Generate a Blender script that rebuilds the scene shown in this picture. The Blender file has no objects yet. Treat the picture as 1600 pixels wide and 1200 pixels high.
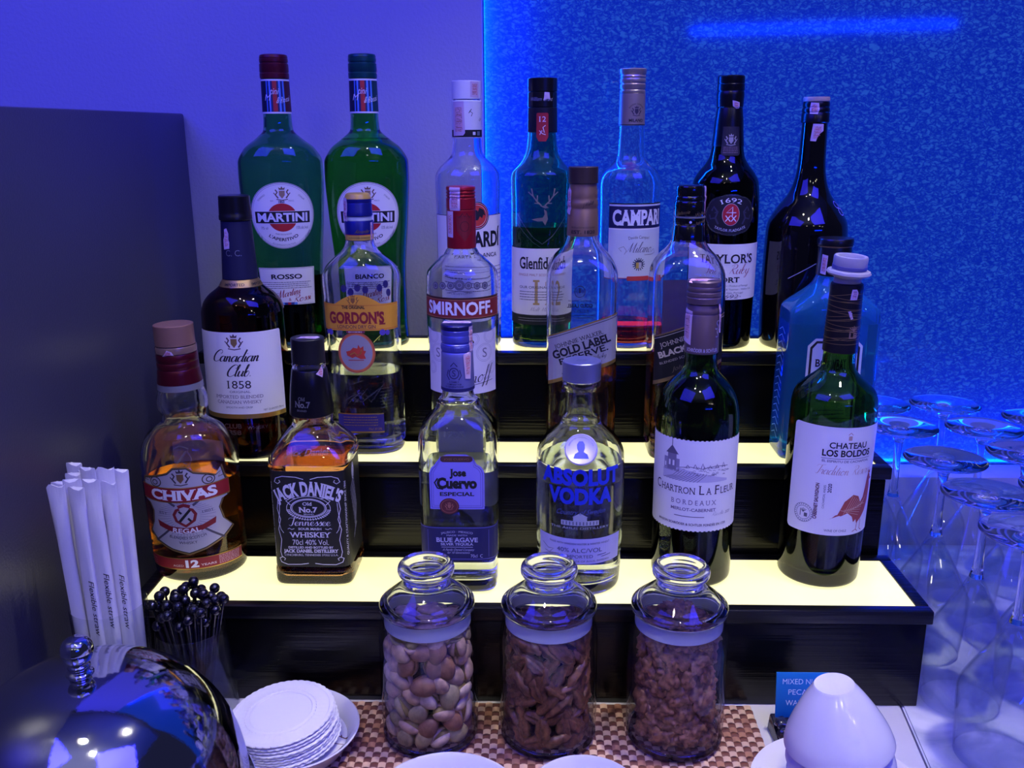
import bpy, bmesh, math, random
from mathutils import Vector, Matrix, noise
random.seed(7)
PI = math.pi
R = math.radians
col = bpy.context.scene.collection
sc = bpy.context.scene

# ------------------------------------------------------------------ helpers
def lin(c):
    out = []
    for v in c[:3]:
        v = v / 255.0
        out.append(v / 12.92 if v <= 0.04045 else ((v + 0.055) / 1.055) ** 2.4)
    return (out[0], out[1], out[2], 1.0)

MATS = {}
def mat(name, rgb=(200, 200, 200), rough=0.5, metal=0.0, trans=0.0, ior=1.5, bump=None, vary=None, coat=0.0, spec=0.5, sss=0.0):
    """principled material; bump=(scale, strength, stretch xyz) noise relief; vary=(scale, amount) noise colour variation"""
    if name in MATS:
        return MATS[name]
    m = bpy.data.materials.new(name)
    m.use_nodes = True
    nt = m.node_tree
    b = nt.nodes['Principled BSDF']
    c = lin(rgb)
    b.inputs['Base Color'].default_value = c
    b.inputs['Roughness'].default_value = rough
    b.inputs['Metallic'].default_value = metal
    b.inputs['Transmission Weight'].default_value = trans
    b.inputs['IOR'].default_value = ior
    b.inputs['Coat Weight'].default_value = coat
    b.inputs['Specular IOR Level'].default_value = spec
    tc = nt.nodes.new('ShaderNodeTexCoord')
    if vary:
        n = nt.nodes.new('ShaderNodeTexNoise')
        n.inputs['Scale'].default_value = vary[0]
        n.inputs['Detail'].default_value = 4
        nt.links.new(tc.outputs['Object'], n.inputs['Vector'])
        r = nt.nodes.new('ShaderNodeValToRGB')
        a = vary[1]
        r.color_ramp.elements[0].position = 0.3
        r.color_ramp.elements[1].position = 0.7
        r.color_ramp.elements[0].color = (c[0] * (1 - a), c[1] * (1 - a), c[2] * (1 - a), 1)
        r.color_ramp.elements[1].color = (min(1, c[0] * (1 + a)), min(1, c[1] * (1 + a)), min(1, c[2] * (1 + a)), 1)
        nt.links.new(n.outputs['Fac'], r.inputs['Fac'])
        nt.links.new(r.outputs['Color'], b.inputs['Base Color'])
    if bump:
        mp = nt.nodes.new('ShaderNodeMapping')
        if len(bump) > 2:
            mp.inputs['Scale'].default_value = bump[2]
        n = nt.nodes.new('ShaderNodeTexNoise')
        n.inputs['Scale'].default_value = bump[0]
        n.inputs['Detail'].default_value = 5
        bp = nt.nodes.new('ShaderNodeBump')
        bp.inputs['Strength'].default_value = bump[1]
        bp.inputs['Distance'].default_value = 0.002
        nt.links.new(tc.outputs['Object'], mp.inputs['Vector'])
        nt.links.new(mp.outputs['Vector'], n.inputs['Vector'])
        nt.links.new(n.outputs['Fac'], bp.inputs['Height'])
        nt.links.new(bp.outputs['Normal'], b.inputs['Normal'])
    MATS[name] = m
    return m

def ink(rgb, rough=0.55, metal=0.0):
    return mat('print_%d_%d_%d_%d' % (rgb[0], rgb[1], rgb[2], int(metal * 10)), rgb, rough, metal)

def tag(o, label=None, cat=None, group=None, kind=None):
    if label: o['label'] = label
    if cat: o['category'] = cat
    if group: o['group'] = group
    if kind: o['kind'] = kind
    return o

def thing(name, label, cat, loc=(0, 0, 0), rotz=0.0, group=None):
    o = bpy.data.objects.new(name, None)
    o.empty_display_size = 0.02
    col.objects.link(o)
    o.location = loc
    o.rotation_euler = (0, 0, rotz)
    return tag(o, label, cat, group)

def link(name, me, parent=None, loc=None, rot=None):
    o = bpy.data.objects.new(name, me)
    col.objects.link(o)
    if parent is not None:
        o.parent = parent
    if loc is not None: o.location = loc
    if rot is not None: o.rotation_euler = rot
    return o

def finish(name, me, mats, parent=None, smooth=True, angle=40, loc=None, rot=None):
    for m in (mats if isinstance(mats, (list, tuple)) else [mats]):
        me.materials.append(m)
    if smooth:
        me.polygons.foreach_set('use_smooth', [True] * len(me.polygons))
        me.set_sharp_from_angle(angle=R(angle))
    return link(name, me, parent, loc, rot)

def mesh_of(name, verts, faces):
    me = bpy.data.meshes.new(name)
    me.from_pydata(verts, [], faces)
    me.update()
    return me

def from_bm(name, bm, mats, parent=None, smooth=True, angle=40, loc=None, rot=None, recalc=True):
    if recalc:
        bmesh.ops.recalc_face_normals(bm, faces=bm.faces)
    me = bpy.data.meshes.new(name)
    bm.to_mesh(me)
    bm.free()
    return finish(name, me, mats, parent, smooth, angle, loc, rot)

def box_bm(bm, x0, x1, y0, y1, z0, z1, bevel=0.0, seg=2, mi=0):
    r = bmesh.ops.create_cube(bm, size=1.0)
    vs = r['verts']
    for v in vs:
        v.co = Vector((x0 + (v.co.x + .5) * (x1 - x0), y0 + (v.co.y + .5) * (y1 - y0), z0 + (v.co.z + .5) * (z1 - z0)))
    fs = set(f for v in vs for f in v.link_faces)
    for f in fs: f.material_index = mi
    if bevel > 0:
        es = list(set(e for v in vs for e in v.link_edges))
        bmesh.ops.bevel(bm, geom=es, offset=bevel, segments=seg, affect='EDGES', profile=0.5)

def box(name, x0, x1, y0, y1, z0, z1, m, parent=None, bevel=0.0, seg=2):
    bm = bmesh.new()
    box_bm(bm, x0, x1, y0, y1, z0, z1, bevel, seg)
    return from_bm(name, bm, m, parent, smooth=bevel > 0, angle=35)

def pchip(pts, step):
    """smooth a list of (z, a, b, ...) rows (z monotonic) with a shape-preserving cubic, sampled every step"""
    n = len(pts)
    zs = [p[0] for p in pts]
    k = len(pts[0]) - 1
    out = []
    ders = []
    for j in range(1, k + 1):
        h = [zs[i + 1] - zs[i] for i in range(n - 1)]
        d = [(pts[i + 1][j] - pts[i][j]) / h[i] for i in range(n - 1)]
        m = [0.0] * n
        m[0], m[-1] = d[0], d[-1]
        for i in range(1, n - 1):
            if d[i - 1] * d[i] > 0:
                w1, w2 = 2 * h[i] + h[i - 1], h[i] + 2 * h[i - 1]
                m[i] = (w1 + w2) / (w1 / d[i - 1] + w2 / d[i])
        ders.append(m)
    for i in range(n - 1):
        h = zs[i + 1] - zs[i]
        c = max(1, min(14, int(round(abs(h) / step))))
        if all(abs(pts[i + 1][j] - pts[i][j]) < 0.05 for j in range(1, k + 1)):
            c = max(1, min(c, 4))
        for q in range(c):
            t = q / c
            row = [zs[i] + t * h]
            for j in range(1, k + 1):
                m = ders[j - 1]
                a, b2 = pts[i][j], pts[i + 1][j]
                row.append((2 * t ** 3 - 3 * t * t + 1) * a + (t ** 3 - 2 * t * t + t) * h * m[i] + (-2 * t ** 3 + 3 * t * t) * b2 + (t ** 3 - t * t) * h * m[i + 1])
            out.append(tuple(row))
    out.append(tuple(pts[-1]))
    return out

def sup(hx, hy, n, t):
    c, s = math.cos(t), math.sin(t)
    e = 2.0 / n
    return (hx * math.copysign(abs(c) ** e, c), hy * math.copysign(abs(s) ** e, s))

def rings_mesh(name, rows, seg, mod=None):
    """closed surface through rows (z, hx, hy, n) in metres; both ends closed by a fan"""
    vs, fs = [], []
    for (z, hx, hy, n) in rows:
        for k in range(seg):
            t = -PI / 2 + 2 * PI * k / seg
            x, y = sup(hx, hy, n, t)
            if mod:
                f = mod(z, t)
                x *= f; y *= f
            vs.append((x, y, z))
    m = len(rows)
    for i in range(m - 1):
        for k in range(seg):
            k2 = (k + 1) % seg
            fs.append((i * seg + k, i * seg + k2, (i + 1) * seg + k2, (i + 1) * seg + k))
    a = len(vs); vs.append((0, 0, rows[0][0]))
    b = len(vs); vs.append((0, 0, rows[-1][0]))
    for k in range(seg):
        k2 = (k + 1) % seg
        fs.append((a, k2, k))
        fs.append((b, (m - 1) * seg + k, (m - 1) * seg + k2))
    return mesh_of(name, vs, fs)

def lathe(name, prof, m, parent=None, seg=48, angle=40, mod=None, loc=None, rot=None, smooth=True):
    """solid of revolution from (r, z) in metres, first and last point closed on the axis"""
    rows = [(z, max(r, 1e-5), max(r, 1e-5), 2.0) for r, z in prof]
    me = rings_mesh(name, rows, seg, mod)
    return finish(name, me, m, parent, smooth, angle, loc, rot)

def tube_bm(bm, pts, r, seg=8, mi=0, rend=None):
    """swept round bar through points"""
    n = len(pts)
    pts = [Vector(p) for p in pts]
    rr = r if isinstance(r, (list, tuple)) else [r] * n
    prev = None
    u = None
    for i, p in enumerate(pts):
        d = (pts[min(i + 1, n - 1)] - pts[max(i - 1, 0)]).normalized()
        if u is None:
            u = d.orthogonal().normalized()
        else:
            u = (u - d * u.dot(d)).normalized()
        w = d.cross(u)
        ring = [bm.verts.new(p + (u * math.cos(2 * PI * k / seg) + w * math.sin(2 * PI * k / seg)) * rr[i]) for k in range(seg)]
        if prev:
            for k in range(seg):
                f = bm.faces.new((prev[k], prev[(k + 1) % seg], ring[(k + 1) % seg], ring[k]))
                f.material_index = mi
        else:
            bm.faces.new(ring[::-1]).material_index = mi
        prev = ring
    bm.faces.new(prev).material_index = mi

def ring_lathe(name, loop, m, parent=None, seg=56, angle=40, loc=None, rot=None):
    """closed profile loop (r, z) revolved into a ring"""
    vs, fs = [], []
    n = len(loop)
    for k in range(seg):
        t = 2 * PI * k / seg
        for r, z in loop: vs.append((r * math.cos(t), r * math.sin(t), z))
    for k in range(seg):
        k2 = (k + 1) % seg
        for i in range(n):
            j = (i + 1) % n
            fs.append((k * n + i, k2 * n + i, k2 * n + j, k * n + j))
    bm = bmesh.new()
    me = mesh_of(name, vs, fs); bm.from_mesh(me); bpy.data.meshes.remove(me)
    return from_bm(name, bm, m, parent, True, angle, loc, rot)

# ------------------------------------------------------------------ printed matter (flat artwork in mm, wrapped on a surface)
CAPH = 0.682
_tc = {}
def text_tris(s, bold, serif):
    key = (s, bold, serif)
    if key in _tc: return _tc[key]
    c = bpy.data.curves.new('t', 'FONT')
    c.body = s; c.size = 1; c.resolution_u = 3; c.offset = bold
    o = bpy.data.objects.new('t', c)
    me = bpy.data.meshes.new_from_object(o)
    V = [(v.co.x, v.co.y) for v in me.vertices]
    T = [tuple(p.vertices) for p in me.polygons]
    if serif:
        cnt = {}
        for t in T:
            for a, b in zip(t, t[1:] + t[:1]):
                k = (min(a, b), max(a, b)); cnt[k] = cnt.get(k, 0) + 1
        sl, th = 0.055, 0.055
        for (a, b), q in list(cnt.items()):
            if q != 1: continue
            (xa, ya), (xb, yb) = V[a], V[b]
            L = abs(xa - xb)
            if abs(ya - yb) > 0.004 or L < 0.03 or L > 0.24: continue
            yb0 = -bold
            if abs(ya - yb0) < 0.02: y0, y1 = yb0, yb0 + th
            elif abs(ya - CAPH - bold) < 0.02: y0, y1 = CAPH + bold - th, CAPH + bold
            else: continue
            x0, x1 = min(xa, xb) - sl, max(xa, xb) + sl
            n = len(V)
            V += [(x0, y0), (x1, y0), (x1, y1), (x0, y1)]
            T += [(n, n + 1, n + 2), (n, n + 2, n + 3)]
    bpy.data.objects.remove(o); bpy.data.curves.remove(c); bpy.data.meshes.remove(me)
    _tc[key] = (V, T)
    return V, T

CURS = {  # joined-up pen letters: strokes of points, x-height 1, capitals 2; last number is the advance
 'a': ([[(.75,.8),(.5,1),(.2,.85),(.05,.45),(.2,.05),(.5,.1),(.75,.6),(.8,1),(.75,.4),(.85,.02),(1.05,.2)]], 1.0),
 'b': ([[(0,.3),(.25,1.2),(.4,2.0),(.25,2.1),(.15,1.6),(.12,.4),(.3,.02),(.6,.1),(.75,.55),(.6,.95),(.35,.9),(.2,.6)]], .9),
 'c': ([[(.65,.85),(.4,1),(.15,.8),(.05,.4),(.2,.02),(.5,.05),(.75,.25)]], .75),
 'd': ([[(.75,.8),(.5,1),(.2,.85),(.05,.45),(.2,.05),(.5,.1),(.75,.6),(.9,1.6),(1.0,2.15),(.85,1.2),(.75,.4),(.85,.02),(1.05,.2)]], 1.0),
 'e': ([[(0,.35),(.4,.5),(.6,.8),(.4,1),(.15,.8),(.08,.35),(.25,.02),(.5,.06),(.75,.3)]], .7),
 'f': ([[(0,.2),(.3,.9),(.55,1.8),(.45,2.15),(.3,1.8),(.2,.6),(.1,-.6),(-.05,-.8),(0,-.3),(.3,.1),(.5,.3)]], .55),
 'h': ([[(0,.3),(.3,1.4),(.42,2.05),(.28,2.1),(.18,1.4),(.08,0)], [(.1,.4),(.4,.95),(.6,.85),(.6,.3),(.7,.02),(.9,.2)]], .85),
 'i': ([[(0,.4),(.2,1),(.15,.4),(.25,.02),(.45,.2)], [(.24,1.38),(.32,1.5)]], .45),
 'k': ([[(0,.3),(.3,1.4),(.42,2.05),(.28,2.1),(.18,1.4),(.08,0)], [(.1,.4),(.45,.95),(.5,.7),(.2,.5),(.5,.05),(.75,.2)]], .75),
 'l': ([[(0,.3),(.3,1.2),(.45,2.0),(.3,2.1),(.18,1.5),(.12,.3),(.25,.02),(.45,.2)]], .45),
 'm': ([[(0,.5),(.15,1),(.1,0)], [(.1,.4),(.35,.95),(.48,.85),(.45,0)], [(.45,.4),(.7,.95),(.85,.85),(.85,.25),(.95,.02),(1.15,.2)]], 1.15),
 'n': ([[(0,.5),(.15,1),(.1,0)], [(.1,.4),(.4,.95),(.58,.85),(.58,.25),(.68,.02),(.9,.2)]], .9),
 'o': ([[(.5,1),(.2,.85),(.05,.45),(.2,.05),(.45,.02),(.68,.4),(.6,.85),(.45,1),(.6,.8),(.9,.85)]], .85),
 'r': ([[(0,.4),(.15,1.05),(.25,.9),(.5,.95),(.42,.4),(.5,.02),(.7,.2)]], .65),
 's': ([[(0,.2),(.4,1.05),(.45,.7),(.55,.3),(.35,0),(.1,.1)], [(.45,.1),(.7,.25)]], .6),
 't': ([[(0,.4),(.3,1.2),(.38,1.7),(.22,.8),(.18,.25),(.3,.02),(.5,.2)], [(0,1.1),(.55,1.15)]], .5),
 'u': ([[(0,.5),(.15,1),(.1,.4),(.2,.05),(.45,.1),(.7,.7),(.75,1),(.7,.35),(.8,.02),(1,.2)]], .95),
 'v': ([[(0,.6),(.15,1),(.2,.5),(.3,.02),(.6,.5),(.6,.95),(.8,.9)]], .75),
 'y': ([[(0,.5),(.15,1),(.1,.4),(.2,.05),(.45,.1),(.7,.7),(.75,1),(.6,0),(.4,-.7),(.15,-.8),(.2,-.4),(.6,0),(.95,.25)]], .9),
 'C': ([[(1.05,1.45),(1.3,1.6),(1.2,2),(.8,2.1),(.3,1.6),(.05,.8),(.2,.15),(.6,-.02),(1.0,.15),(1.25,.4)]], 1.25),
 'T': ([[(-.1,1.6),(.1,2),(.6,2.0),(1.5,2.1)], [(.85,2.0),(.7,1.0),(.55,.2),(.3,-.02),(.05,.2)]], .95),
 'F': ([[(-.1,1.6),(.1,2),(.6,2.0),(1.5,2.1)], [(.85,2.0),(.7,1.0),(.55,.2),(.3,-.02),(.05,.2)], [(.4,1.0),(1.1,1.1)]], 1.0),
 'M': ([[(0,0),(.3,.6),(.6,2)], [(.6,2),(.75,.05),(1.4,2)], [(1.4,2),(1.4,.3),(1.55,.02),(1.8,.2)]], 1.8),
 'R': ([[(.3,0),(.45,1),(.6,1.9)], [(.1,1.7),(.5,2.05),(1.1,1.9),(1.1,1.3),(.55,1.0),(.8,.5),(1.1,.05),(1.4,.2)]], 1.35),
 'S': ([[(1.1,1.7),(.9,2.05),(.5,1.9),(.5,1.4),(.9,.9),(.9,.3),(.5,-.02),(.1,.2),(.2,.5)]], 1.15),
 'B': ([[(.3,0),(.6,1.9)], [(.2,1.6),(.6,2.05),(1.15,1.8),(1,1.2),(.6,1.05),(1.1,.9),(1.1,.3),(.6,-.02),(.3,.1)]], 1.25),
 'W': ([[(0,1.9),(.2,2),(.35,.05),(.9,1.9),(1.0,.05),(1.7,2.05)]], 1.6),
 '.': ([[(.1,.02),(.22,.14)]], .4), ' ': ([], .7),
}
CURS['é'] = (CURS['e'][0] + [[(.35, 1.25), (.6, 1.5)]], .7)

class Art:
    """flat artwork: u to the right, v up (mm); every piece sits on a layer, then the sheet is wrapped by surf(u, v, off)"""
    def __init__(s):
        s.V, s.F, s.M, s.mats = [], [], [], []
    def mi(s, m):
        if not hasattr(m, 'node_tree'): m = ink(m)
        if m not in s.mats: s.mats.append(m)
        return s.mats.index(m)
    def add(s, pts, faces, m, L):
        k = len(s.V)
        s.V += [(x, y, L) for x, y in pts]
        i = s.mi(m)
        for f in faces:
            s.F.append(tuple(k + q for q in f)); s.M.append(i)
    def poly(s, pts, m, L=1):
        s.add(pts, [tuple(range(len(pts)))], m, L)
    def rect(s, u0, u1, v0, v1, m, L=1):
        s.poly([(u0, v0), (u1, v0), (u1, v1), (u0, v1)], m, L)
    def rrect(s, u0, u1, v0, v1, r, m, L=1):
        p = []
        for cx, cy, a in ((u1 - r, v1 - r, 0), (u0 + r, v1 - r, 90), (u0 + r, v0 + r, 180), (u1 - r, v0 + r, 270)):
            for k in range(5):
                t = R(a + 22.5 * k)
                p.append((cx + r * math.cos(t), cy + r * math.sin(t)))
        s.poly(p, m, L)
    def ell(s, cu, cv, a, b, m, L=1, n=40):
        s.poly([(cu + a * math.cos(2 * PI * k / n), cv + b * math.sin(2 * PI * k / n)) for k in range(n)], m, L)
    def ring(s, cu, cv, a, b, w, m, L=2, n=40, t0=0, t1=360):
        p, f = [], []
        for k in range(n + 1):
            t = R(t0 + (t1 - t0) * k / n)
            p += [(cu + a * math.cos(t), cv + b * math.sin(t)), (cu + (a - w) * math.cos(t), cv + (b - w) * math.sin(t))]
        for k in range(n):
            f.append((2 * k, 2 * k + 2, 2 * k + 3, 2 * k + 1))
        s.add(p, f, m, L)
    def line(s, pts, w, m, L=2):
        p, f = [], []
        n = len(pts)
        for i in range(n):
            x0, y0 = pts[max(i - 1, 0)]; x1, y1 = pts[min(i + 1, n - 1)]
            d = math.hypot(x1 - x0, y1 - y0) or 1
            nx, ny = -(y1 - y0) / d * w / 2, (x1 - x0) / d * w / 2
            x, y = pts[i]
            p += [(x + nx, y + ny), (x - nx, y - ny)]
        for i in range(n - 1):
            f.append((2 * i, 2 * i + 1, 2 * i + 3, 2 * i + 2))
        s.add(p, f, m, L)
    def frame(s, u0, u1, v0, v1, w, m, L=2):
        s.rect(u0, u1, v0, v0 + w, m, L); s.rect(u0, u1, v1 - w, v1, m, L)
        s.rect(u0, u0 + w, v0 + w, v1 - w, m, L); s.rect(u1 - w, u1, v0 + w, v1 - w, m, L)
    def text(s, body, u, v, h, m, w=None, bold=0.0, serif=False, slant=0.0, arc=None, L=3, rot=0.0, al='c', wave=None):
        """h = capital height, w = total width, v = baseline, arc = radius of the baseline (+ arch, - smile), rot in degrees"""
        V, T = text_tris(body, bold, serif)
        x0 = min(p[0] for p in V); x1 = max(p[0] for p in V)
        sy = h / CAPH
        sx = sy if w is None else w / (x1 - x0)
        W = (x1 - x0) * sx
        o = {'c': W / 2, 'l': 0, 'r': W}[al]
        P = []
        for x, y in V:
            X, Y = (x - x0) * sx - o, y * sy
            X += Y * slant
            if wave: Y *= wave(X / (W / 2))
            if arc:
                a = X / arc
                X, Y = (arc + Y) * math.sin(a), (arc + Y) * math.cos(a) - arc
            if rot:
                c, q = math.cos(R(rot)), math.sin(R(rot))
                X, Y = X * c - Y * q, X * q + Y * c
            P.append((u + X, v + Y))
        s.add(P, T, m, L)
    def script(s, body, u, v, h, m, w, pen=.2, slant=.42, L=3, rot=0.0):
        """joined-up pen lettering, thick on the down strokes; h = height of a capital, w = total width"""
        x = 0
        st = []
        for ch in body:
            g, adv = CURS[ch]
            for q in g:
                P = [Vector((px + x, py)) for px, py in q]
                o = []
                for i in range(len(P) - 1):
                    a, b, c, d = P[max(0, i - 1)], P[i], P[i + 1], P[min(len(P) - 1, i + 2)]
                    for k in range(4):
                        t = k / 4
                        o.append(.5 * ((2 * b) + (c - a) * t + (2 * a - 5 * b + 4 * c - d) * t * t + (3 * b - a - 3 * c + d) * t ** 3))
                o.append(P[-1]); st.append(o)
            x += adv
        k = h / 2
        sx = w / x
        c, q = math.cos(R(rot)), math.sin(R(rot))
        for o in st:
            Q = [((p.x - x / 2) * sx + p.y * k * slant, p.y * k) for p in o]
            pts, fc = [], []
            n = len(Q)
            for i in range(n):
                a, b = Q[max(0, i - 1)], Q[min(n - 1, i + 1)]
                dx, dy = b[0] - a[0], b[1] - a[1]
                d = math.hypot(dx, dy) or 1
                dx, dy = dx / d, dy / d
                wd = pen * k * (.28 + .72 * max(0.0, -dy) ** 1.3) * (.6 if i in (0, n - 1) and n > 6 else 1)
                for sg in (1, -1):
                    X, Y = Q[i][0] - dy * wd / 2 * sg, Q[i][1] + dx * wd / 2 * sg
                    pts.append((u + X * c - Y * q, v + X * q + Y * c))
            for i in range(n - 1): fc.append((2 * i, 2 * i + 1, 2 * i + 3, 2 * i + 2))
            s.add(pts, fc, m, L)
    def lines(s, u0, u1, v0, v1, n, m, th=0.5, seed=1, L=3):
        """rows of print too small to read"""
        rnd = random.Random(seed)
        for i in range(n):
            v = v1 - (v1 - v0) * (i + .5) / n
            u = u0
            e = u1 - rnd.random() * 0.12 * (u1 - u0)
            while u < e:
                q = min(e, u + 0.8 + rnd.random() * 2.2)
                s.rect(u, q, v - th / 2, v + th / 2, m, L)
                u = q + 0.5
    def build(s, name, surf, parent, step=2.5, off=0.25, gap=0.06, vstep=5.0):
        bm = bmesh.new()
        vs = [bm.verts.new(p) for p in s.V]
        for f, i in zip(s.F, s.M):
            try:
                fc = bm.faces.new([vs[q] for q in f]); fc.material_index = i
            except ValueError:
                pass
        if step:
            bmesh.ops.triangulate(bm, faces=[f for f in bm.faces if len(f.verts) > 4])
            for ax, st in ((0, step), (1, vstep)):
                if not st: continue
                a = min(v[ax] for v in s.V); b = max(v[ax] for v in s.V)
                k = math.floor(a / st) + 1
                while k * st < b:
                    c = k * st + 1e-4
                    fs = [f for f in bm.faces if min(v.co[ax] for v in f.verts) < c < max(v.co[ax] for v in f.verts)]
                    if fs:
                        geom = list(set([v for f in fs for v in f.verts])) + list(set([e for f in fs for e in f.edges])) + fs
                        co = [0, 0, 0]; co[ax] = c
                        no = [0, 0, 0]; no[ax] = 1
                        bmesh.ops.bisect_plane(bm, geom=geom, plane_co=co, plane_no=no, dist=1e-5)
                    k += 1
        for v in bm.verts:
            v.co = Vector(surf(v.co.x, v.co.y, off + gap * v.co.z)) * 0.001
        me = bpy.data.meshes.new(name)
        bm.to_mesh(me); bm.free()
        return finish(name, me, s.mats, parent, smooth=False)

def wrap(rows, zref, az=0.0):
    """surf(u, v, off) on a bottle with rows (z, hx, hy, n) in mm; u is arc length from the front at azimuth az (deg)"""
    rr = sorted(rows)
    def at(z):
        if z <= rr[0][0]: return rr[0][1:]
        for a, b in zip(rr, rr[1:]):
            if z <= b[0]:
                t = (z - a[0]) / max(1e-9, b[0] - a[0])
                return tuple(a[j] + t * (b[j] - a[j]) for j in (1, 2, 3))
        return rr[-1][1:]
    hx, hy, n = at(zref)
    N = 720
    tab = []
    P = []
    for k in range(-N, N + 1):
        t = -PI / 2 + PI * k / N
        P.append(sup(hx, hy, n, t))
    mid = N
    S = [0.0] * len(P)
    for k in range(mid + 1, len(P)): S[k] = S[k - 1] + math.dist(P[k], P[k - 1])
    for k in range(mid - 1, -1, -1): S[k] = S[k + 1] - math.dist(P[k], P[k + 1])
    a0 = R(az)
    base = 0.0
    if az:
        best = min(range(len(P)), key=lambda k: abs(math.atan2(P[k][0], -P[k][1]) - a0))
        base = S[best]
    import bisect as bs
    def surf(u, v, off):
        s_ = max(S[0] + 1e-6, min(S[-1] - 1e-6, u + base))
        i = max(1, min(len(S) - 1, bs.bisect_left(S, s_)))
        t = (s_ - S[i - 1]) / max(1e-9, S[i] - S[i - 1])
        x = P[i - 1][0] + t * (P[i][0] - P[i - 1][0]); y = P[i - 1][1] + t * (P[i][1] - P[i - 1][1])
        lo, hi = P[max(0, i - 3)], P[min(len(P) - 1, i + 2)]
        dx, dy = hi[0] - lo[0], hi[1] - lo[1]
        d = math.hypot(dx, dy) or 1
        nx, ny = dy / d, -dx / d
        h = at(v)
        return (x / hx * h[0] + nx * off, y / hy * h[1] + ny * off, v)
    return surf

# ------------------------------------------------------------------ bottles
def bottle(name, label, loc, rotz, rows, gm, t=2.6, base=7.0, liquid=None, seg=72, caps=(), punt=0.0, step=2.0, lean=0.0):
    """rows (z, hx, hy, n) mm of the outside of the glass; liquid=(level, material); caps=(part, [(z, r)], material, ridges)"""
    root = thing(name, label, 'bottle', loc, rotz)
    root.rotation_euler = (0, lean, rotz)
    out = pchip(rows, step)
    def inset(q):
        z, hx, hy, n = q
        return (z, max(1.0, hx - t), max(1.0, hy - t), n)
    inn = [inset(q) for q in out if q[0] >= base]
    first = inn[0]
    inn = [(base, first[1] * .72, first[2] * .72, first[3]), (base + .6, first[1] * .9, first[2] * .9, first[3])] + [q for q in inn if q[0] > base + 2.2]
    if inn[-1][0] < out[-1][0] + 1e-6:
        inn[-1] = (out[-1][0] - 1.0,) + inn[-1][1:]
    mm = lambda q: (q[0] * .001, q[1] * .001, q[2] * .001, q[3])
    path = [mm(q) for q in out] + [mm(q) for q in reversed(inn)]
    me = rings_mesh('glass', path, seg)
    g = finish('glass_body', me, gm, root, True, 50)
    if liquid:
        lev, lm = liquid
        lr = [(z, hx + t * .4, hy + t * .4, n) for (z, hx, hy, n) in inn if z < lev]
        last = lr[-1]
        lr[0] = (lr[0][0] - .8,) + lr[0][1:]
        lr.append((lev, last[1], last[2], last[3]))
        lq = rings_mesh('liquid', [mm(q) for q in lr], seg)
        finish('liquid', lq, lm, root, True, 50)
    for c in caps:
        nm, pr, cm = c[0], c[1], c[2]
        ridge = c[3] if len(c) > 3 else 0
        zz = [p[0] for p in pr]
        mod = None
        s2 = 56
        if ridge:
            s2 = ridge * 4
            lo, hi = min(zz) * .001, max(zz) * .001
            mod = lambda z, th, lo=lo, hi=hi, k=ridge: 1 + (.022 * math.cos(k * th) if lo + .0015 < z < hi - .0015 else 0)
        lathe(nm, [(r * .001, z * .001) for z, r in pr], cm, root, s2, 35, mod)
    return root, out

def band(z0, z1, r0, r1=None, e=.5):
    """rows of a plain sleeve or cap between two heights"""
    r1 = r0 if r1 is None else r1
    return [(z0, r0 - e), (z0 + e * .6, r0), (z1 - e, r1), (z1, r1 - e)]

def screw(z0, z1, r, grooves=3, sk=1.0):
    """rows of a metal screw cap with rolled grooves"""
    p = [(z0, r - .6), (z0 + .5, r)]
    h = z1 - z0
    top = z1 - 1.2
    for i in range(grooves):
        z = z0 + h * (.45 + .42 * (i + .5) / grooves)
        p += [(z - 1.1, r), (z - .4, r - .75), (z + .4, r - .75), (z + 1.1, r)]
    p += [(top, r), (z1 - .3, r - .5), (z1, r - 1.6)]
    return p

def rnd(rows, n=2.0):
    return [(z, r, r, n) for z, r in rows]

def stamp(root, rows, pts, seed, az=0, off=.4, m=(205, 180, 205), red=(190, 90, 110)):
    """torn strip of tax stamp stuck on cap and neck"""
    a = Art()
    a.poly(pts, mat('stamp_paper', m, .7), 0)
    r = random.Random(seed)
    us = [p[0] for p in pts]; vs = [p[1] for p in pts]
    u0, u1, v0, v1 = min(us), max(us), min(vs), max(vs)
    cu, cv = sum(us) / len(us), sum(vs) / len(vs)
    q = [(cu + (u - cu) * .62, cv + (v - cv) * .72) for u, v in pts]
    a.poly(q, mat('stamp_tint', (196, 150, 165), .7, vary=(900, .45)), 1)
    for k in range(3):
        v = cv + (v1 - v0) * (.18 * (k - 1))
        a.rect(cu - (u1 - u0) * .2, cu + (u1 - u0) * .2, v, v + .5, red, 2)
    return a.build('tax_stamp', wrap([(z, x, x, 2.0) for z, x in rows], sum(vs) / len(vs), az), root, step=1.5, off=off, vstep=1.5)
# ------------------------------------------------------------------ materials
CLEAR = mat('clear_glass', (250, 253, 252), 0.0, 0, 1.0, 1.5)
GREENV = mat('vermouth_green_glass', (128, 214, 158), 0.0, 0, 1.0, 1.5)
GREENM = mat('malt_green_glass', (120, 205, 165), 0.0, 0, 1.0, 1.5)
GREENW = mat('wine_green_glass', (126, 176, 90), 0.0, 0, 1.0, 1.5)
DARKG = mat('port_dark_glass', (52, 66, 34), 0.0, 0, 1.0, 1.5)
AMBERG = mat('amber_glass', (112, 62, 28), 0.0, 0, 1.0, 1.5)
BLUEG = mat('pale_blue_glass', (70, 180, 248), 0.0, 0, .84, 1.5)
BLACKG = mat('black_bottle', (9, 8, 10), 0.05, 0, 0, 1.5, coat=.6)
L_WATER = mat('clear_spirit', (248, 250, 246), 0.0, 0, 1.0, 1.34)
L_WHISKY = mat('whisky_liquid', (242, 178, 70), 0.0, 0, 1.0, 1.36)
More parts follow.
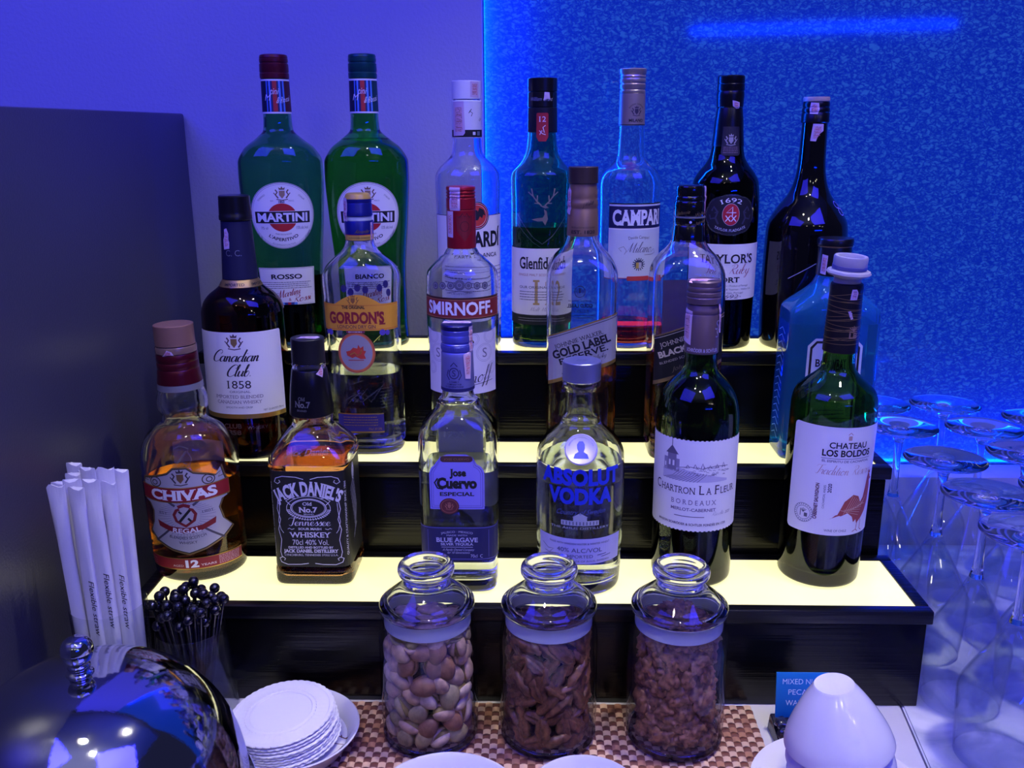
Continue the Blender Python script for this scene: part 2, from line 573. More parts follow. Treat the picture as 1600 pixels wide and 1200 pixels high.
L_AMBER = mat('dark_amber_liquid', (188, 122, 56), 0.0, 0, 1.0, 1.36)
L_BOURBON = mat('bourbon_liquid', (222, 150, 92), 0.0, 0, 1.0, 1.36)
L_DARKW = mat('dark_whisky_liquid', (150, 80, 30), 0.0, 0, 1.0, 1.36)
L_RED = mat('red_bitter_liquid', (232, 40, 50), 0.0, 0, 1.0, 1.36)
L_WINE = mat('red_wine', (60, 8, 14), 0.0, 0, 1.0, 1.35)
L_PALE = mat('pale_vermouth_liquid', (225, 235, 190), 0.0, 0, 1.0, 1.35)
L_ROSSO = mat('red_vermouth_liquid', (70, 26, 18), 0.0, 0, 1.0, 1.35)
PAPER = mat('label_paper', (236, 234, 230), .6)
SILVERP = mat('silver_label', (190, 188, 190), .35, .5)
CREAM = mat('cream_label', (216, 208, 190), .55)
GOLD = mat('gold_foil', (206, 168, 84), .3, .8)
DULLGOLD = mat('dull_gold_print', (150, 124, 80), .4, .6)
NAVY = mat('navy_print', (22, 24, 74), .5)
INK = mat('black_ink', (18, 18, 22), .55)
GREYINK = mat('grey_ink', (96, 96, 104), .55)
WHITEP = mat('white_print', (232, 232, 236), .55)
REDP = mat('red_print', (176, 30, 40), .5)
SILV = mat('silver_metal', (205, 206, 210), .3, .9)
BLKCAP = mat('black_cap', (14, 14, 18), .3, coat=.3)
EMB = mat('embossed_silver', (170, 176, 180), .25, .8)
EMB.node_tree.nodes['Principled BSDF'].inputs['Alpha'].default_value = .38

BLKPAINT = mat('black_gloss_paint', (8, 8, 9), .2, 0, bump=(60, .18, (.12, 6, 6)), spec=.3)
RIMPAINT = mat('black_rim_paint', (8, 8, 10), .3, 0, bump=(80, .5, (.15, 3, 3)))
WHITETOP = mat('white_stone_top', (205, 203, 204), .22, 0, vary=(9, .05))

def thin_glass(name, rgb):
    """wall of a thin vessel: clear with a mirror-like sheen that grows towards the edge"""
    m = bpy.data.materials.new(name); m.use_nodes = True
    nt = m.node_tree; nt.nodes.clear()
    o = nt.nodes.new('ShaderNodeOutputMaterial'); t = nt.nodes.new('ShaderNodeBsdfTransparent'); g = nt.nodes.new('ShaderNodeBsdfGlossy'); f = nt.nodes.new('ShaderNodeFresnel'); x = nt.nodes.new('ShaderNodeMixShader')
    t.inputs['Color'].default_value = lin(rgb); g.inputs['Roughness'].default_value = .02; f.inputs['IOR'].default_value = 1.5
    ge = nt.nodes.new('ShaderNodeNewGeometry'); mr = nt.nodes.new('ShaderNodeMapRange')
    mr.inputs['To Min'].default_value = 1.45; mr.inputs['To Max'].default_value = 1 / 1.45
    nt.links.new(ge.outputs['Backfacing'], mr.inputs['Value']); nt.links.new(mr.outputs['Result'], f.inputs['IOR'])
    nt.links.new(f.outputs[0], x.inputs[0]); nt.links.new(t.outputs[0], x.inputs[1]); nt.links.new(g.outputs[0], x.inputs[2]); nt.links.new(x.outputs[0], o.inputs[0])
    return m
THIN = thin_glass('thin_clear_glass', (251, 253, 252))

def emit_mat(name, rgb, strength, tint=None, scale=6):
    m = bpy.data.materials.new(name); m.use_nodes = True
    nt = m.node_tree
    b = nt.nodes['Principled BSDF']
    c = lin(rgb)
    b.inputs['Base Color'].default_value = (.28, .27, .2, 1)
    b.inputs['Roughness'].default_value = .25
    b.inputs['Emission Strength'].default_value = strength
    tc = nt.nodes.new('ShaderNodeTexCoord')
    n = nt.nodes.new('ShaderNodeTexNoise'); n.inputs['Scale'].default_value = scale; n.inputs['Detail'].default_value = 2
    r = nt.nodes.new('ShaderNodeValToRGB')
    r.color_ramp.elements[0].position = .35; r.color_ramp.elements[1].position = .7
    r.color_ramp.elements[0].color = lin(tint or rgb); r.color_ramp.elements[1].color = c
    nt.links.new(tc.outputs['Object'], n.inputs['Vector'])
    nt.links.new(n.outputs['Fac'], r.inputs['Fac'])
    nt.links.new(r.outputs['Color'], b.inputs['Emission Color'])
    return m
ACRYL = emit_mat('lit_acrylic', (255, 250, 194), 1.1, (255, 246, 170))

# ------------------------------------------------------------------ the setting
def structure(o): return tag(o, kind='structure')
WALL = mat('plaster_wall', (190, 190, 200), .75, 0, bump=(260, .35))
bm = bmesh.new(); box_bm(bm, -.75, -.0605, 1.10, 1.25, -.45, 1.9)
structure(from_bm('wall_back', bm, WALL, smooth=False))
bm = bmesh.new(); box_bm(bm, -.0605, 1.25, 1.22, 1.25, -.45, 1.9)
structure(from_bm('wall_right', bm, WALL, smooth=False))
# counter: two stone slabs meeting in a seam, standing over the floor
def prism(name, pts, z0, z1, m, bevel=.0015):
    bm = bmesh.new()
    lo = [bm.verts.new((x, y, z0)) for x, y in pts]
    hi = [bm.verts.new((x, y, z1)) for x, y in pts]
    n = len(pts)
    bm.faces.new(lo[::-1]); bm.faces.new(hi)
    for k in range(n):
        bm.faces.new((lo[k], lo[(k + 1) % n], hi[(k + 1) % n], hi[k]))
    if bevel:
        bmesh.ops.bevel(bm, geom=list(bm.edges), offset=bevel, segments=2, affect='EDGES')
    return from_bm(name, bm, m, smooth=False)
sx = lambda y: .3278 + (y - .7291) * .1187
c1 = prism('counter_slab', [(-.75, .18), (sx(.18) - .0008, .18), (sx(1.0999) - .0008, 1.0999), (-.75, 1.0999)], -.04, 0, WHITETOP)
tag(c1, 'pale stone counter slab under the black riser steps', 'counter', kind='structure')
def marble():
    m = mat('veined_marble', (200, 202, 210), .2)
    nt = m.node_tree; b = nt.nodes['Principled BSDF']
    tc = nt.nodes.new('ShaderNodeTexCoord')
    n = nt.nodes.new('ShaderNodeTexNoise'); n.inputs['Scale'].default_value = 14; n.inputs['Detail'].default_value = 8; n.inputs['Distortion'].default_value = 1.2
    r = nt.nodes.new('ShaderNodeValToRGB')
    r.color_ramp.elements[0].position = .38; r.color_ramp.elements[1].position = .62
    r.color_ramp.elements[0].color = lin((168, 172, 186)); r.color_ramp.elements[1].color = lin((222, 222, 226))
    nt.links.new(tc.outputs['Object'], n.inputs['Vector']); nt.links.new(n.outputs['Fac'], r.inputs['Fac']); nt.links.new(r.outputs['Color'], b.inputs['Base Color'])
    return m
c2 = prism('counter_slab', [(sx(.18) + .0008, .18), (1.25, .18), (1.25, 1.0699), (sx(1.0699) + .0008, 1.0699)], -.04, 0, marble())
tag(c2, 'veined marble counter slab under the upside down wine glasses', 'counter', kind='structure')
LEDGE = mat('ledge_laminate', (190, 190, 200), .4, 0, bump=(30, .1, (1, 20, 20)))
led = box('trim_1', .335, 1.25, 1.07, 1.116, -.04, .0888, LEDGE, bevel=.001)
structure(led)
bm = bmesh.new(); box_bm(bm, -2.2, 2.2, -2.6, 1.25, -.95, -.9)
structure(from_bm('floor', bm, mat('floor_dark', (40, 40, 48), .5, vary=(3, .2)), smooth=False))
bm = bmesh.new(); box_bm(bm, -2.2, 2.2, -2.7, 1.25, 2.45, 2.5)
structure(from_bm('ceiling', bm, mat('ceiling_paint', (215, 215, 222), .9, vary=(2, .03)), smooth=False))
# backlit textured glass in the recess
def lit_glass():
    m = bpy.data.materials.new('lit_textured_glass'); m.use_nodes = True
    nt = m.node_tree; b = nt.nodes['Principled BSDF']; L = nt.links
    tc = nt.nodes.new('ShaderNodeTexCoord')
    mp = nt.nodes.new('ShaderNodeMapping'); mp.inputs['Rotation'].default_value = (0, R(28), 0); mp.inputs['Scale'].default_value = (1, 1, 1.5)
    w = nt.nodes.new('ShaderNodeTexNoise'); w.inputs['Scale'].default_value = 110; w.inputs['Detail'].default_value = 3
    mx = nt.nodes.new('ShaderNodeMixRGB'); mx.blend_type = 'ADD'; mx.inputs[0].default_value = .026
    v = nt.nodes.new('ShaderNodeTexVoronoi'); v.feature = 'DISTANCE_TO_EDGE'; v.inputs['Scale'].default_value = 112
    n2 = nt.nodes.new('ShaderNodeTexNoise'); n2.inputs['Scale'].default_value = 150; n2.inputs['Detail'].default_value = 3
    mul = nt.nodes.new('ShaderNodeMath'); mul.operation = 'MULTIPLY'
    r = nt.nodes.new('ShaderNodeValToRGB')
    r.color_ramp.elements[0].position = .0; r.color_ramp.elements[1].position = .28
    r.color_ramp.elements[0].color = lin((0, 40, 160)); r.color_ramp.elements[1].color = lin((46, 108, 208))
    L.new(tc.outputs['Object'], mp.inputs['Vector']); L.new(mp.outputs['Vector'], w.inputs['Vector'])
    L.new(mp.outputs['Vector'], mx.inputs[1]); L.new(w.outputs['Color'], mx.inputs[2])
    L.new(mx.outputs[0], v.inputs['Vector']); L.new(mp.outputs['Vector'], n2.inputs['Vector'])
    L.new(v.outputs['Distance'], mul.inputs[0]); L.new(n2.outputs['Fac'], mul.inputs[1])
    m2 = nt.nodes.new('ShaderNodeMath'); m2.operation = 'MULTIPLY'; m2.inputs[1].default_value = 1.6
    L.new(mul.outputs[0], m2.inputs[0]); L.new(m2.outputs[0], r.inputs['Fac'])
    b.inputs['Base Color'].default_value = lin((12, 42, 118)); b.inputs['Coat Weight'].default_value = .7; b.inputs['Coat Roughness'].default_value = .06; b.inputs['Specular IOR Level'].default_value = .25; L.new(r.outputs['Color'], b.inputs['Emission Color'])
    b.inputs['Emission Strength'].default_value = .46
    b.inputs['Roughness'].default_value = .3
    bp = nt.nodes.new('ShaderNodeBump'); bp.inputs['Strength'].default_value = .2; bp.inputs['Distance'].default_value = .0006
    L.new(v.outputs['Distance'], bp.inputs['Height']); L.new(bp.outputs['Normal'], b.inputs['Normal'])
    return m
gp = box('window_1', -.0600, 1.25, 1.117, 1.1235, -.04, 1.9, lit_glass())
tag(gp, 'backlit blue textured glass panel behind the bottles', 'glass panel', kind='structure')

# grey partition at the left
GREYLAM = mat('grey_laminate', (74, 74, 92), .34, 0, bump=(500, .12))
pt = box('partition', -.428, -.4035, .1, 1.098, .0003, .518, GREYLAM, bevel=.0025)
tag(pt, 'tall matt grey partition panel standing left of the riser steps', 'partition')

# ------------------------------------------------------------------ three black riser boxes with lit tops
def riser(label, x0, x1, y0, y1, z1, zb=.0003):
    t = thing('display_riser', label, 'display riser', (0, 0, 0), 0, 'stepped black risers with lit tops')
    rim_h = .0125
    bm = bmesh.new()
    th = .009
    i = .004
    zt = z1 - rim_h - .0012
    box_bm(bm, x0 + i, x1 - i, y0 + .003, y0 + .003 + th, zb, zt, .0008)
    box_bm(bm, x0 + i, x1 - i, y1 - th, y1, zb, zt, .0008)
    box_bm(bm, x0 + i, x0 + i + th, y0 + .0035 + th, y1 - th - .0005, zb, zt, .0008)
    box_bm(bm, x1 - i - th, x1 - i, y0 + .0035 + th, y1 - th - .0005, zb, zt, .0008)
    box_bm(bm, x0 + i + .001, x1 - i - .001, y0 + .005, y1 - .002, zt - .006, zt - .0005, 0)
    from_bm('body', bm, BLKPAINT, t, True, 30)
    bm = bmesh.new()
    w = .0115
    box_bm(bm, x0, x1, y0, y0 + w, z1 - rim_h, z1, .0012)
    box_bm(bm, x0, x1, y1 - w, y1, z1 - rim_h, z1, .0012)
    box_bm(bm, x0, x0 + w, y0 + w + .0003, y1 - w - .0003, z1 - rim_h, z1, .0012)
    box_bm(bm, x1 - w, x1, y0 + w + .0003, y1 - w - .0003, z1 - rim_h, z1, .0012)
    from_bm('rim', bm, RIMPAINT, t, True, 30)
    bm = bmesh.new()
    box_bm(bm, x0 + w + .0004, x1 - w - .0004, y0 + w + .0004, y1 - w - .0004, z1 - .006, z1 - .0009, 0)
    a = from_bm('light_panel', bm, ACRYL, t, False)
    tag(a, 'glowing pale yellow acrylic top')
    return t
T1, T2, T3 = .0955, .186, .2775
riser('lowest front black riser with glowing top, behind the three nut jars', -.361, .3455, .7293, .8415, T1)
riser('middle black riser with glowing top, between the front and rear steps', -.356, .3415, .8420, .9275, T2)
riser('highest rear black riser with glowing top, against the wall', -.350, .3375, .9280, 1.0130, T3)
T1 -= .0007; T2 -= .0007; T3 -= .0007
# ------------------------------------------------------------------ rear row of bottles
WRED = (178, 28, 40)
def stag(a, u, v, s, m):
    """a stag's head with antlers in thin strokes"""
    L = 1
    for sg in (-1, 1):
        a.line([(u + sg * 1.2 * s, v + 9 * s), (u + sg * 4.5 * s, v + 12 * s), (u + sg * 7.5 * s, v + 16 * s), (u + sg * 8.6 * s, v + 21.5 * s)], 1.0 * s, m, L)
        a.line([(u + sg * 4.5 * s, v + 12 * s), (u + sg * 4.2 * s, v + 16.5 * s)], .8 * s, m, L)
        a.line([(u + sg * 7.2 * s, v + 15.6 * s), (u + sg * 11 * s, v + 19 * s)], .8 * s, m, L)
        a.line([(u + sg * 3 * s, v + 10.6 * s), (u + sg * 6.5 * s, v + 10.8 * s)], .7 * s, m, L)
    a.poly([(u - 2.2 * s, v + 8.8 * s), (u + 2.4 * s, v + 9 * s), (u + 4.2 * s, v + 7.4 * s), (u + 1.2 * s, v + 7 * s)], m, L)
    a.poly([(u + .6 * s, v + 6.4 * s), (u + 2.6 * s, v + 5 * s), (u + 3.6 * s, v - 1 * s), (u + 1.6 * s, v - 5.5 * s), (u - .4 * s, v - 2.4 * s), (u - 4 * s, v - 2.6 * s), (u - 8.6 * s, v - 1.2 * s),
            (u - 4.4 * s, v - .2 * s), (u - .2 * s, v + .2 * s), (u + 1.2 * s, v + 2.6 * s)], m, L)

def crest(a, u, v, s, m, L=3, m2=None):
    """small heraldic ornament: shield, crown and two supporters"""
    m2 = m2 or m
    a.poly([(u - 1.6 * s, v + 2 * s), (u + 1.6 * s, v + 2 * s), (u + 1.6 * s, v - .6 * s), (u, v - 2.6 * s), (u - 1.6 * s, v - .6 * s)], m2, L)
    for sg in (-1, 1):
        a.line([(u + sg * 2.2 * s, v - 2.4 * s), (u + sg * 3.6 * s, v - .4 * s), (u + sg * 2.6 * s, v + 1.2 * s), (u + sg * 3.6 * s, v + 2.6 * s)], .8 * s, m, L)
        a.line([(u + sg * 3.6 * s, v - .4 * s), (u + sg * 4.6 * s, v + .8 * s)], .5 * s, m, L)
    a.poly([(u - 1.5 * s, v + 2.5 * s), (u - 1.8 * s, v + 4 * s), (u - .7 * s, v + 3.3 * s), (u, v + 4.6 * s), (u + .7 * s, v + 3.3 * s), (u + 1.8 * s, v + 4 * s), (u + 1.5 * s, v + 2.5 * s)], m, L)
    a.line([(u - 3.2 * s, v - 3 * s), (u, v - 3.6 * s), (u + 3.2 * s, v - 3 * s)], .5 * s, m, L)

def martini(label, x, y, rot, second, capm, tailm, liq, gm):
    rows = [(0, 33, 27, 2.6), (1.5, 36.5, 30.5, 2.6), (5, 38, 32, 2.6), (22, 37, 31.5, 2.6), (71, 36.6, 31, 2.5), (137, 41.0, 33, 2.3), (176, 43.0, 34, 2.1), (190, 42.8, 34.5, 2.0), (204.5, 35.5, 31.5, 2), (214, 23.6, 22.8, 2), (223, 14.9, 14.9, 2), (237, 14.0, 14.0, 2), (270, 13.4, 13.4, 2), (286, 13.0, 13.0, 2)]
    cap = [(272, 13.2), (272.4, 14.3), (277, 14.4), (277.6, 13.9), (278.4, 13.9), (279, 14.3), (286, 14.2), (286.6, 13.4), (287.6, 13.4), (288.2, 14.0), (291, 14.0), (291.6, 13.5), (292.2, 13.9), (294.6, 13.4), (295.4, 11.5)]
    root, out = bottle('vermouth_bottle', label, (x, y, T3), rot, rows, gm, 2.6, 7, liq, caps=[('cap', cap, capm)])
    s = wrap(out, 137)
    a = Art()
    cv = 139
    a.ell(0, cv, 32.6, 33.2, PAPER, 0, 56)
    a.ring(0, cv, 32.2, 32.8, .5, GREYINK, 1, 56)
    a.ring(0, cv, 30.6, 31.2, .25, GREYINK, 1, 56)
    a.ell(0, cv - 1.8, 14.6, 14.2, (186, 32, 38), 1, 40)
    a.rect(-28, 28, cv - 7.9, cv + 4.7, (236, 234, 232), 2)
    a.rect(-27.6, 27.6, cv - 7.4, cv + 4.2, (16, 16, 22), 3)
    a.text('MARTINI', 0, cv - 5.6, 8.0, WHITEP, w=50, bold=.035, L=5)
    crest(a, 1, cv + 21.5, 1.7, (120, 96, 78), 2, (160, 130, 100))
    a.text('TORINO', -19, cv + 17.5, 1.7, GREYINK, arc=27, rot=40, L=2)
    a.text('ITALIA', 19, cv + 17.5, 1.7, GREYINK, arc=27, rot=-40, L=2)
    a.text('EST', -9, cv + 14.2, 1.3, GREYINK, L=2); a.text('1863', 0, cv + 12.8, 2.2, INK, bold=.03, L=2); a.text('MDCC', 9.5, cv + 14.2, 1.3, GREYINK, L=2)
    a.text('75 cl', -19, cv - 13.6, 2.6, GREYINK, L=2); a.text('15% alc./vol', 19.5, cv - 13.6, 3.0, GREYINK, w=12, L=2)
    a.text('MARTINI & ROSSI', 0, cv - 19.6, 1.5, GREYINK, arc=-34, L=2)
    a.text("L'APERITIVO", 0, cv - 25.6, 3.0, INK, w=33, arc=-27, L=2, bold=.02)
    a.text('ACCOMPAGNATO IN ITALIA', 0, cv - 30.2, 1.3, GREYINK, arc=-31, L=2)
    a.line([(23, cv - 23), (27.5, cv - 15)], .5, GREYINK, 2)
    a.build('front_label', s, root, step=3)
    b = Art()
    b.poly([(-29, 86), (29, 86), (28, 47.5), (-27, 47.5)], PAPER, 0)
    b.frame(-28, 28, 48.3, 85.3, .3, GREYINK, 1)
    b.text('ROSSO' if not second else 'BIANCO', 0, 74.5, 4.6, INK, w=31, bold=.03)
    b.lines(-26, 26, 64, 72, 4, GREYINK, .6, 3)
    b.line([(-27, 59.5), (-9, 59.5)], .4, GREYINK); b.text('1863', -23, 57.2, 2, GREYINK)
    b.script('Martini', 1, 56.5, 7.6, (150, 42, 46), w=24, rot=12, pen=.26)
    b.script('Rossi', 14, 51.0, 7.2, (150, 42, 46), w=19, rot=8, pen=.26); b.text('&', 2, 51.5, 3, (150, 42, 46))
    for k, c in enumerate(((20, 28, 90), (90, 150, 220), (30, 44, 120), (178, 34, 42), (30, 44, 120), (90, 150, 220))):
        b.rect(-10 + k * 3.2, -10 + k * 3.2 + 3.2, 47.5, 50, c, 1)
    b.build('lower_label', wrap(out, 66), root, step=3)
    c = Art()
    c.rect(-32, 32, 238.5, 271.5, WHITEP, 0)
    c.rect(-32, -6.2, 240.2, 269.8, (16, 20, 60), 1)
    for u0, u1, cc in ((-9.2, -7.8, (70, 120, 215)), (-7.8, -6.2, (26, 40, 130)), (-6.2, -4.4, (86, 140, 225)), (-4.4, -2.4, (22, 30, 90)), (-2.4, 1.8, (186, 48, 48)), (1.8, 3.6, (22, 30, 90)), (3.6, 5.6, (86, 140, 225)), (5.6, 7.6, (24, 34, 110)), (7.6, 9.4, (86, 140, 225))):
        c.rect(u0, u1, 240.2, 269.8, cc, 1)
    c.rect(9.4, 32, 240.2, 269.8, tailm, 1)
    c.text('M', -8.6, 251, 6, WHITEP, slant=.3, L=2); c.text('tini', -1.5, 257, 6, WHITEP, w=8, slant=.3, L=2)
    c.text('& R', 3.5, 248.5, 6, WHITEP, w=6, slant=.3, L=2); c.text('ossi', 11.5, 250, 5, WHITEP, w=9, slant=.3, rot=12, L=2)
    c.build('neck_label', wrap([(z, x2 + .25, y2 + .25, n) for z, x2, y2, n in out], 255), root, step=1.5)
    return root, cap
r1, cp = martini('green vermouth bottle with a dark red cap and ROSSO label', -.2631, .9760, R(12), False, mat('maroon_cap', (98, 26, 44), .3, .35), (78, 28, 40), (76, L_ROSSO), GREENV)
stamp(r1, cp, [(-7, 268), (-2.5, 270), (-3.5, 280), (-2.6, 294), (-8, 293.6), (-9.5, 286), (-8.2, 283), (-9.6, 279)], 1, az=-62)
r2, cp2 = martini('green vermouth bottle with a dark green cap, behind the gin bottle', -.1742, .9765, R(8), True, mat('dark_green_cap', (18, 74, 78), .3, .3), (18, 60, 66), (214, L_PALE), mat('bright_green_glass', (122, 222, 128), 0, 0, 1, 1.5))
stamp(r2, cp2, [(-2, 276), (2, 276), (2, 282), (-1, 281)], 2, az=80)

# white rum
rows = rnd([(0, 28), (1.5, 32), (5, 33.4), (20, 33.4), (90, 33), (136, 33.2), (168, 33.8), (176.4, 33.2), (184, 29.5), (190, 23.5), (196, 17.5), (201, 15.4), (215, 14.4), (252, 13.6), (262, 13.2)])
cap = band(251.5, 269.2, 14.7)
root, out = bottle('rum_bottle', 'clear white-capped rum bottle with a red bat emblem, behind the red-capped vodka', (-.0702, .9760, T3), R(18), rows, CLEAR, 2.4, 7, (58, L_WATER),
                   caps=[('cap', cap, mat('white_cap', (226, 226, 230), .4))])
sl = band(214, 250.4, 15.0)
lathe('neck_sleeve', [(r * .001, z * .001) for z, r in sl], mat('white_sleeve', (222, 222, 228), .45), root, 48)
a = Art()
a.rect(-32, 32, 215, 222, INK, 0)
a.rect(6, 9, 217, 220, WHITEP, 1); a.rect(11, 15, 216.5, 220.5, SILV, 1)
a.line([(2, 238), (5, 242), (3, 240), (6, 238), (4.5, 235)], .6, INK, 1); a.line([(14, 231), (16, 234), (15, 230), (18, 233)], .6, INK, 1)
a.build('sleeve_print', wrap(rnd(sl), 230, -14), root, off=.15)
stamp(root, sl, [(-8, 216), (4, 216.5), (6, 219), (5, 249.5), (-7.5, 249)], 3, az=-44, off=.5, m=(230, 214, 205), red=(150, 80, 70))
stamp(root, cap, [(-5, 253.5), (5, 253), (5.2, 268), (-4.8, 268.4)], 4, az=20, off=.4)
a = Art()
a.rect(-51, 51, 30, 139, PAPER, 0)
a.rect(-51, 51, 138.4, 139, INK, 1)
a.ell(0, 138.5, 14.2, 14.2, PAPER, 1); a.ring(0, 138.5, 14, 14, 1.0, INK, 2); a.ring(0, 138.5, 12.6, 12.6, 1.6, REDP, 2); a.ell(0, 138.5, 10.6, 10.6, (206, 60, 48), 2)
for sg in (-1, 1):
    a.poly([(sg * .8, 140), (sg * 3, 146.5), (sg * 7.5, 144.5), (sg * 10, 138), (sg * 7.4, 139.6), (sg * 6, 135.8), (sg * 3.6, 138), (sg * 1, 133)], (26, 26, 34), 3)
a.ell(0, 139, 2, 5.2, (26, 26, 34), 3)
a.text('BACARDÍ', 0, 107.5, 14.5, INK, w=62, bold=.035)
a.text('CARTA BLANCA', 0, 96.5, 4.2, INK, w=50, bold=.01)
a.lines(-40, 40, 60, 88, 7, GREYINK, .8, 5)
a.build('front_label', wrap(out, 100), root)
e = Art()
e.text('BACARDI', 0, 184, 4.4, EMB, w=36, arc=44, bold=.02)
e.build('embossed_name', wrap(out, 186), root, off=.05, vstep=1.5)

# malt whisky in a green bottle
rows = [(0, 27, 27, 2.3), (1.6, 30.4, 30.4, 2.4), (5, 31.4, 31, 2.4), (29, 31.6, 31.4, 2.4), (146, 31.4, 31.2, 2.4), (171, 31.9, 31.6, 2.3), (178, 31.2, 31, 2.2), (190, 21.6, 21.6, 2), (197, 17.6, 17.6, 2), (204.5, 15.7, 15.7, 2), (219, 14.5, 14.5, 2), (243, 14.2, 14.2, 2), (262, 13.2, 13.2, 2)]
cap = band(258.6, 271.6, 14.9)
root, out = bottle('whisky_bottle', 'green malt whisky bottle with a silver stag emblem and white label', (.0063, .9785, T3), 0, rows, GREENM, 2.6, 8, (126, L_WHISKY),
                   caps=[('cap', cap, BLKCAP, 40)])
lathe('cap_collar', [(r * .001, z * .001) for z, r in band(243.6, 258.2, 14.8)], BLKCAP, root, 48)
sl = [(219, 14.7), (219.6, 15.2), (243, 14.9), (243.3, 14.4)]
lathe('neck_sleeve', [(r * .001, z * .001) for z, r in sl], mat('dark_foil', (16, 18, 30), .4), root, 48)
a = Art()
a.text('William Grant', -2, 249.5, 3.6, (150, 150, 165), w=24, slant=.4)
a.poly([(1.2, 250), (3.5, 251), (3, 256.8), (5.4, 255), (6.6, 251), (8, 250.5), (7, 257.5), (2, 258)], mat('stamp_paper', (205, 180, 205), .7), 4)
a.build('collar_print', wrap(rnd(band(243.6, 258.2, 14.8)), 250), root, off=.15)
a = Art()
a.rrect(-5.8, 5.8, 214, 238, 1.5, (164, 26, 38), 0); a.poly([(-5.8, 215), (5.8, 215), (3.4, 210.5), (-3.4, 210.5)], (164, 26, 38), 0)
a.text('12', 0, 229.5, 5.0, WHITEP, serif=True, w=6.6)
a.line([(-2.5, 217), (-.5, 221), (2, 219), (.5, 224), (3, 226)], .7, WHITEP, 1); a.line([(-3, 221), (0, 218), (3, 217)], .6, WHITEP, 1)
a.build('red_tag', wrap([(z, x + .2, y + .2, n) for z, x, y, n in out], 225), root, off=.8)
a = Art()
stag(a, 1, 136, 1.35, mat('stag_silver', (190, 178, 160), .3, .7))
a.build('stag_emblem', wrap(out, 140), root, off=.2)
a = Art()
a.line([(-27, 139), (-10, 117), (0, 109.5), (10, 117), (27, 139)], .9, EMB); a.line([(-29, 131), (-9, 111), (0, 105.6)], .5, EMB)
a.build('embossed_chevron', wrap(out, 125), root, off=.05)
a = Art()
a.rect(-46, 46, 36, 105, PAPER, 0); a.rect(-46, 46, 26, 36.5, (18, 26, 24), 0)
a.text('Glenfiddich', 0, 84.5, 11.5, INK, w=48, serif=True, bold=.02)
a.text('SINGLE MALT SCOTCH WHISKY', 0, 77, 2.4, (170, 110, 90), w=50)
a.text('12', 4, 47, 26, (190, 160, 96), w=26, serif=True, L=2)
a.text('OUR ORIGINAL TWELVE', 0, 64, 2.6, INK, w=48)
a.lines(-24, 24, 51, 62, 4, GREYINK, .8, 6, 4)
a.script('Malt Master', 0, 40.5, 4, (130, 120, 120), w=26, pen=.16)
a.lines(-26, 26, 29, 34, 2, (150, 150, 150), .7, 7)
a.build('front_label', wrap(out, 70), root)

# red bitter aperitif
rows = rnd([(0, 28), (1.5, 31), (5, 32), (69, 31.9), (147, 31.5), (165, 31.8), (172, 31.0), (180, 27.6), (186, 21), (191, 16.4), (197, 14.2), (212, 13.4), (225, 12.8), (256, 12.4), (270, 12)])
cap = [(256.5, 12.2), (257, 12.8), (259, 12.9), (260, 12.2), (261, 12.9), (265, 13.0), (266, 12.3), (267, 13.0), (270, 13.0), (271, 12.5), (272.5, 13.2), (274, 12.6), (275, 13.3), (279.4, 13.5), (280.3, 12.4)]
root, out = bottle('aperitif_bottle', 'tall clear bitter bottle with red liquid and a navy banded label', (.0967, .9785, T3), R(15), rows, CLEAR, 2.4, 6, (24, L_RED),
                   caps=[('cap', cap, mat('champagne_foil', (176, 160, 148), .32, .6))])
sl = band(225.5, 256.3, 13.2, 12.9, .3)
lathe('neck_sleeve', [(r * .001, z * .001) for z, r in sl], mat('champagne_sleeve', (158, 142, 134), .4, .4), root, 48)
a = Art()
crest(a, 0, 239, 1.2, (60, 50, 70), 1); a.text('DAVIDE CAMPARI', 0, 245.5, 1.4, INK, arc=8, L=1); a.text('MILANO', 0, 229, 2.8, INK, w=15, L=1, bold=.02)
a.rect(-40, 40, 225.9, 226.6, INK, 0)
a.build('sleeve_print', wrap(rnd(sl), 240), root, off=.15)
a = Art()
a.rect(-33, 33, 74.4, 150.3, mat('pale_label', (206, 214, 226), .6), 0)
a.rect(-33, 33, 149, 150.3, INK, 1); a.rect(-33, 33, 125.2, 147.2, NAVY, 1); a.rect(-33, 33, 123.8, 125.2, WHITEP, 1)
a.text('CAMPARI', 0, 129, 14.0, WHITEP, w=57, serif=True, bold=.04)
a.text('Davide Campari', 0, 115, 3.0, GREYINK, w=22, arc=60)
a.script('Milano', 0, 101, 10, (70, 70, 100), w=27, pen=.15)
a.line([(-18, 102), (-21, 105), (-16, 107), (-13, 103), (-15, 99)], .4, GREYINK); a.line([(14, 101), (18, 104), (20, 100), (15, 98.5), (6, 98.5)], .4, GREYINK)
for k in range(16):
    t = 2 * PI * k / 16
    a.line([(math.cos(t) * 4, 89 + math.sin(t) * 4), (math.cos(t) * 6.6, 89 + math.sin(t) * 6.6)], 1, (60, 70, 80), 2)
a.ell(0, 89, 4.4, 4.4, (40, 48, 90), 3); a.rect(-3, 0, 85, 91, (200, 170, 80), 4); a.rect(0, 3, 85, 91, (190, 190, 200), 4)
a.rect(-33, 33, 74.4, 75.1, (150, 40, 50), 1)
a.rrect(-12, 12, 72.2, 76.8, 1, (196, 60, 60), 2)
a.build('front_label', wrap(out, 110), root)

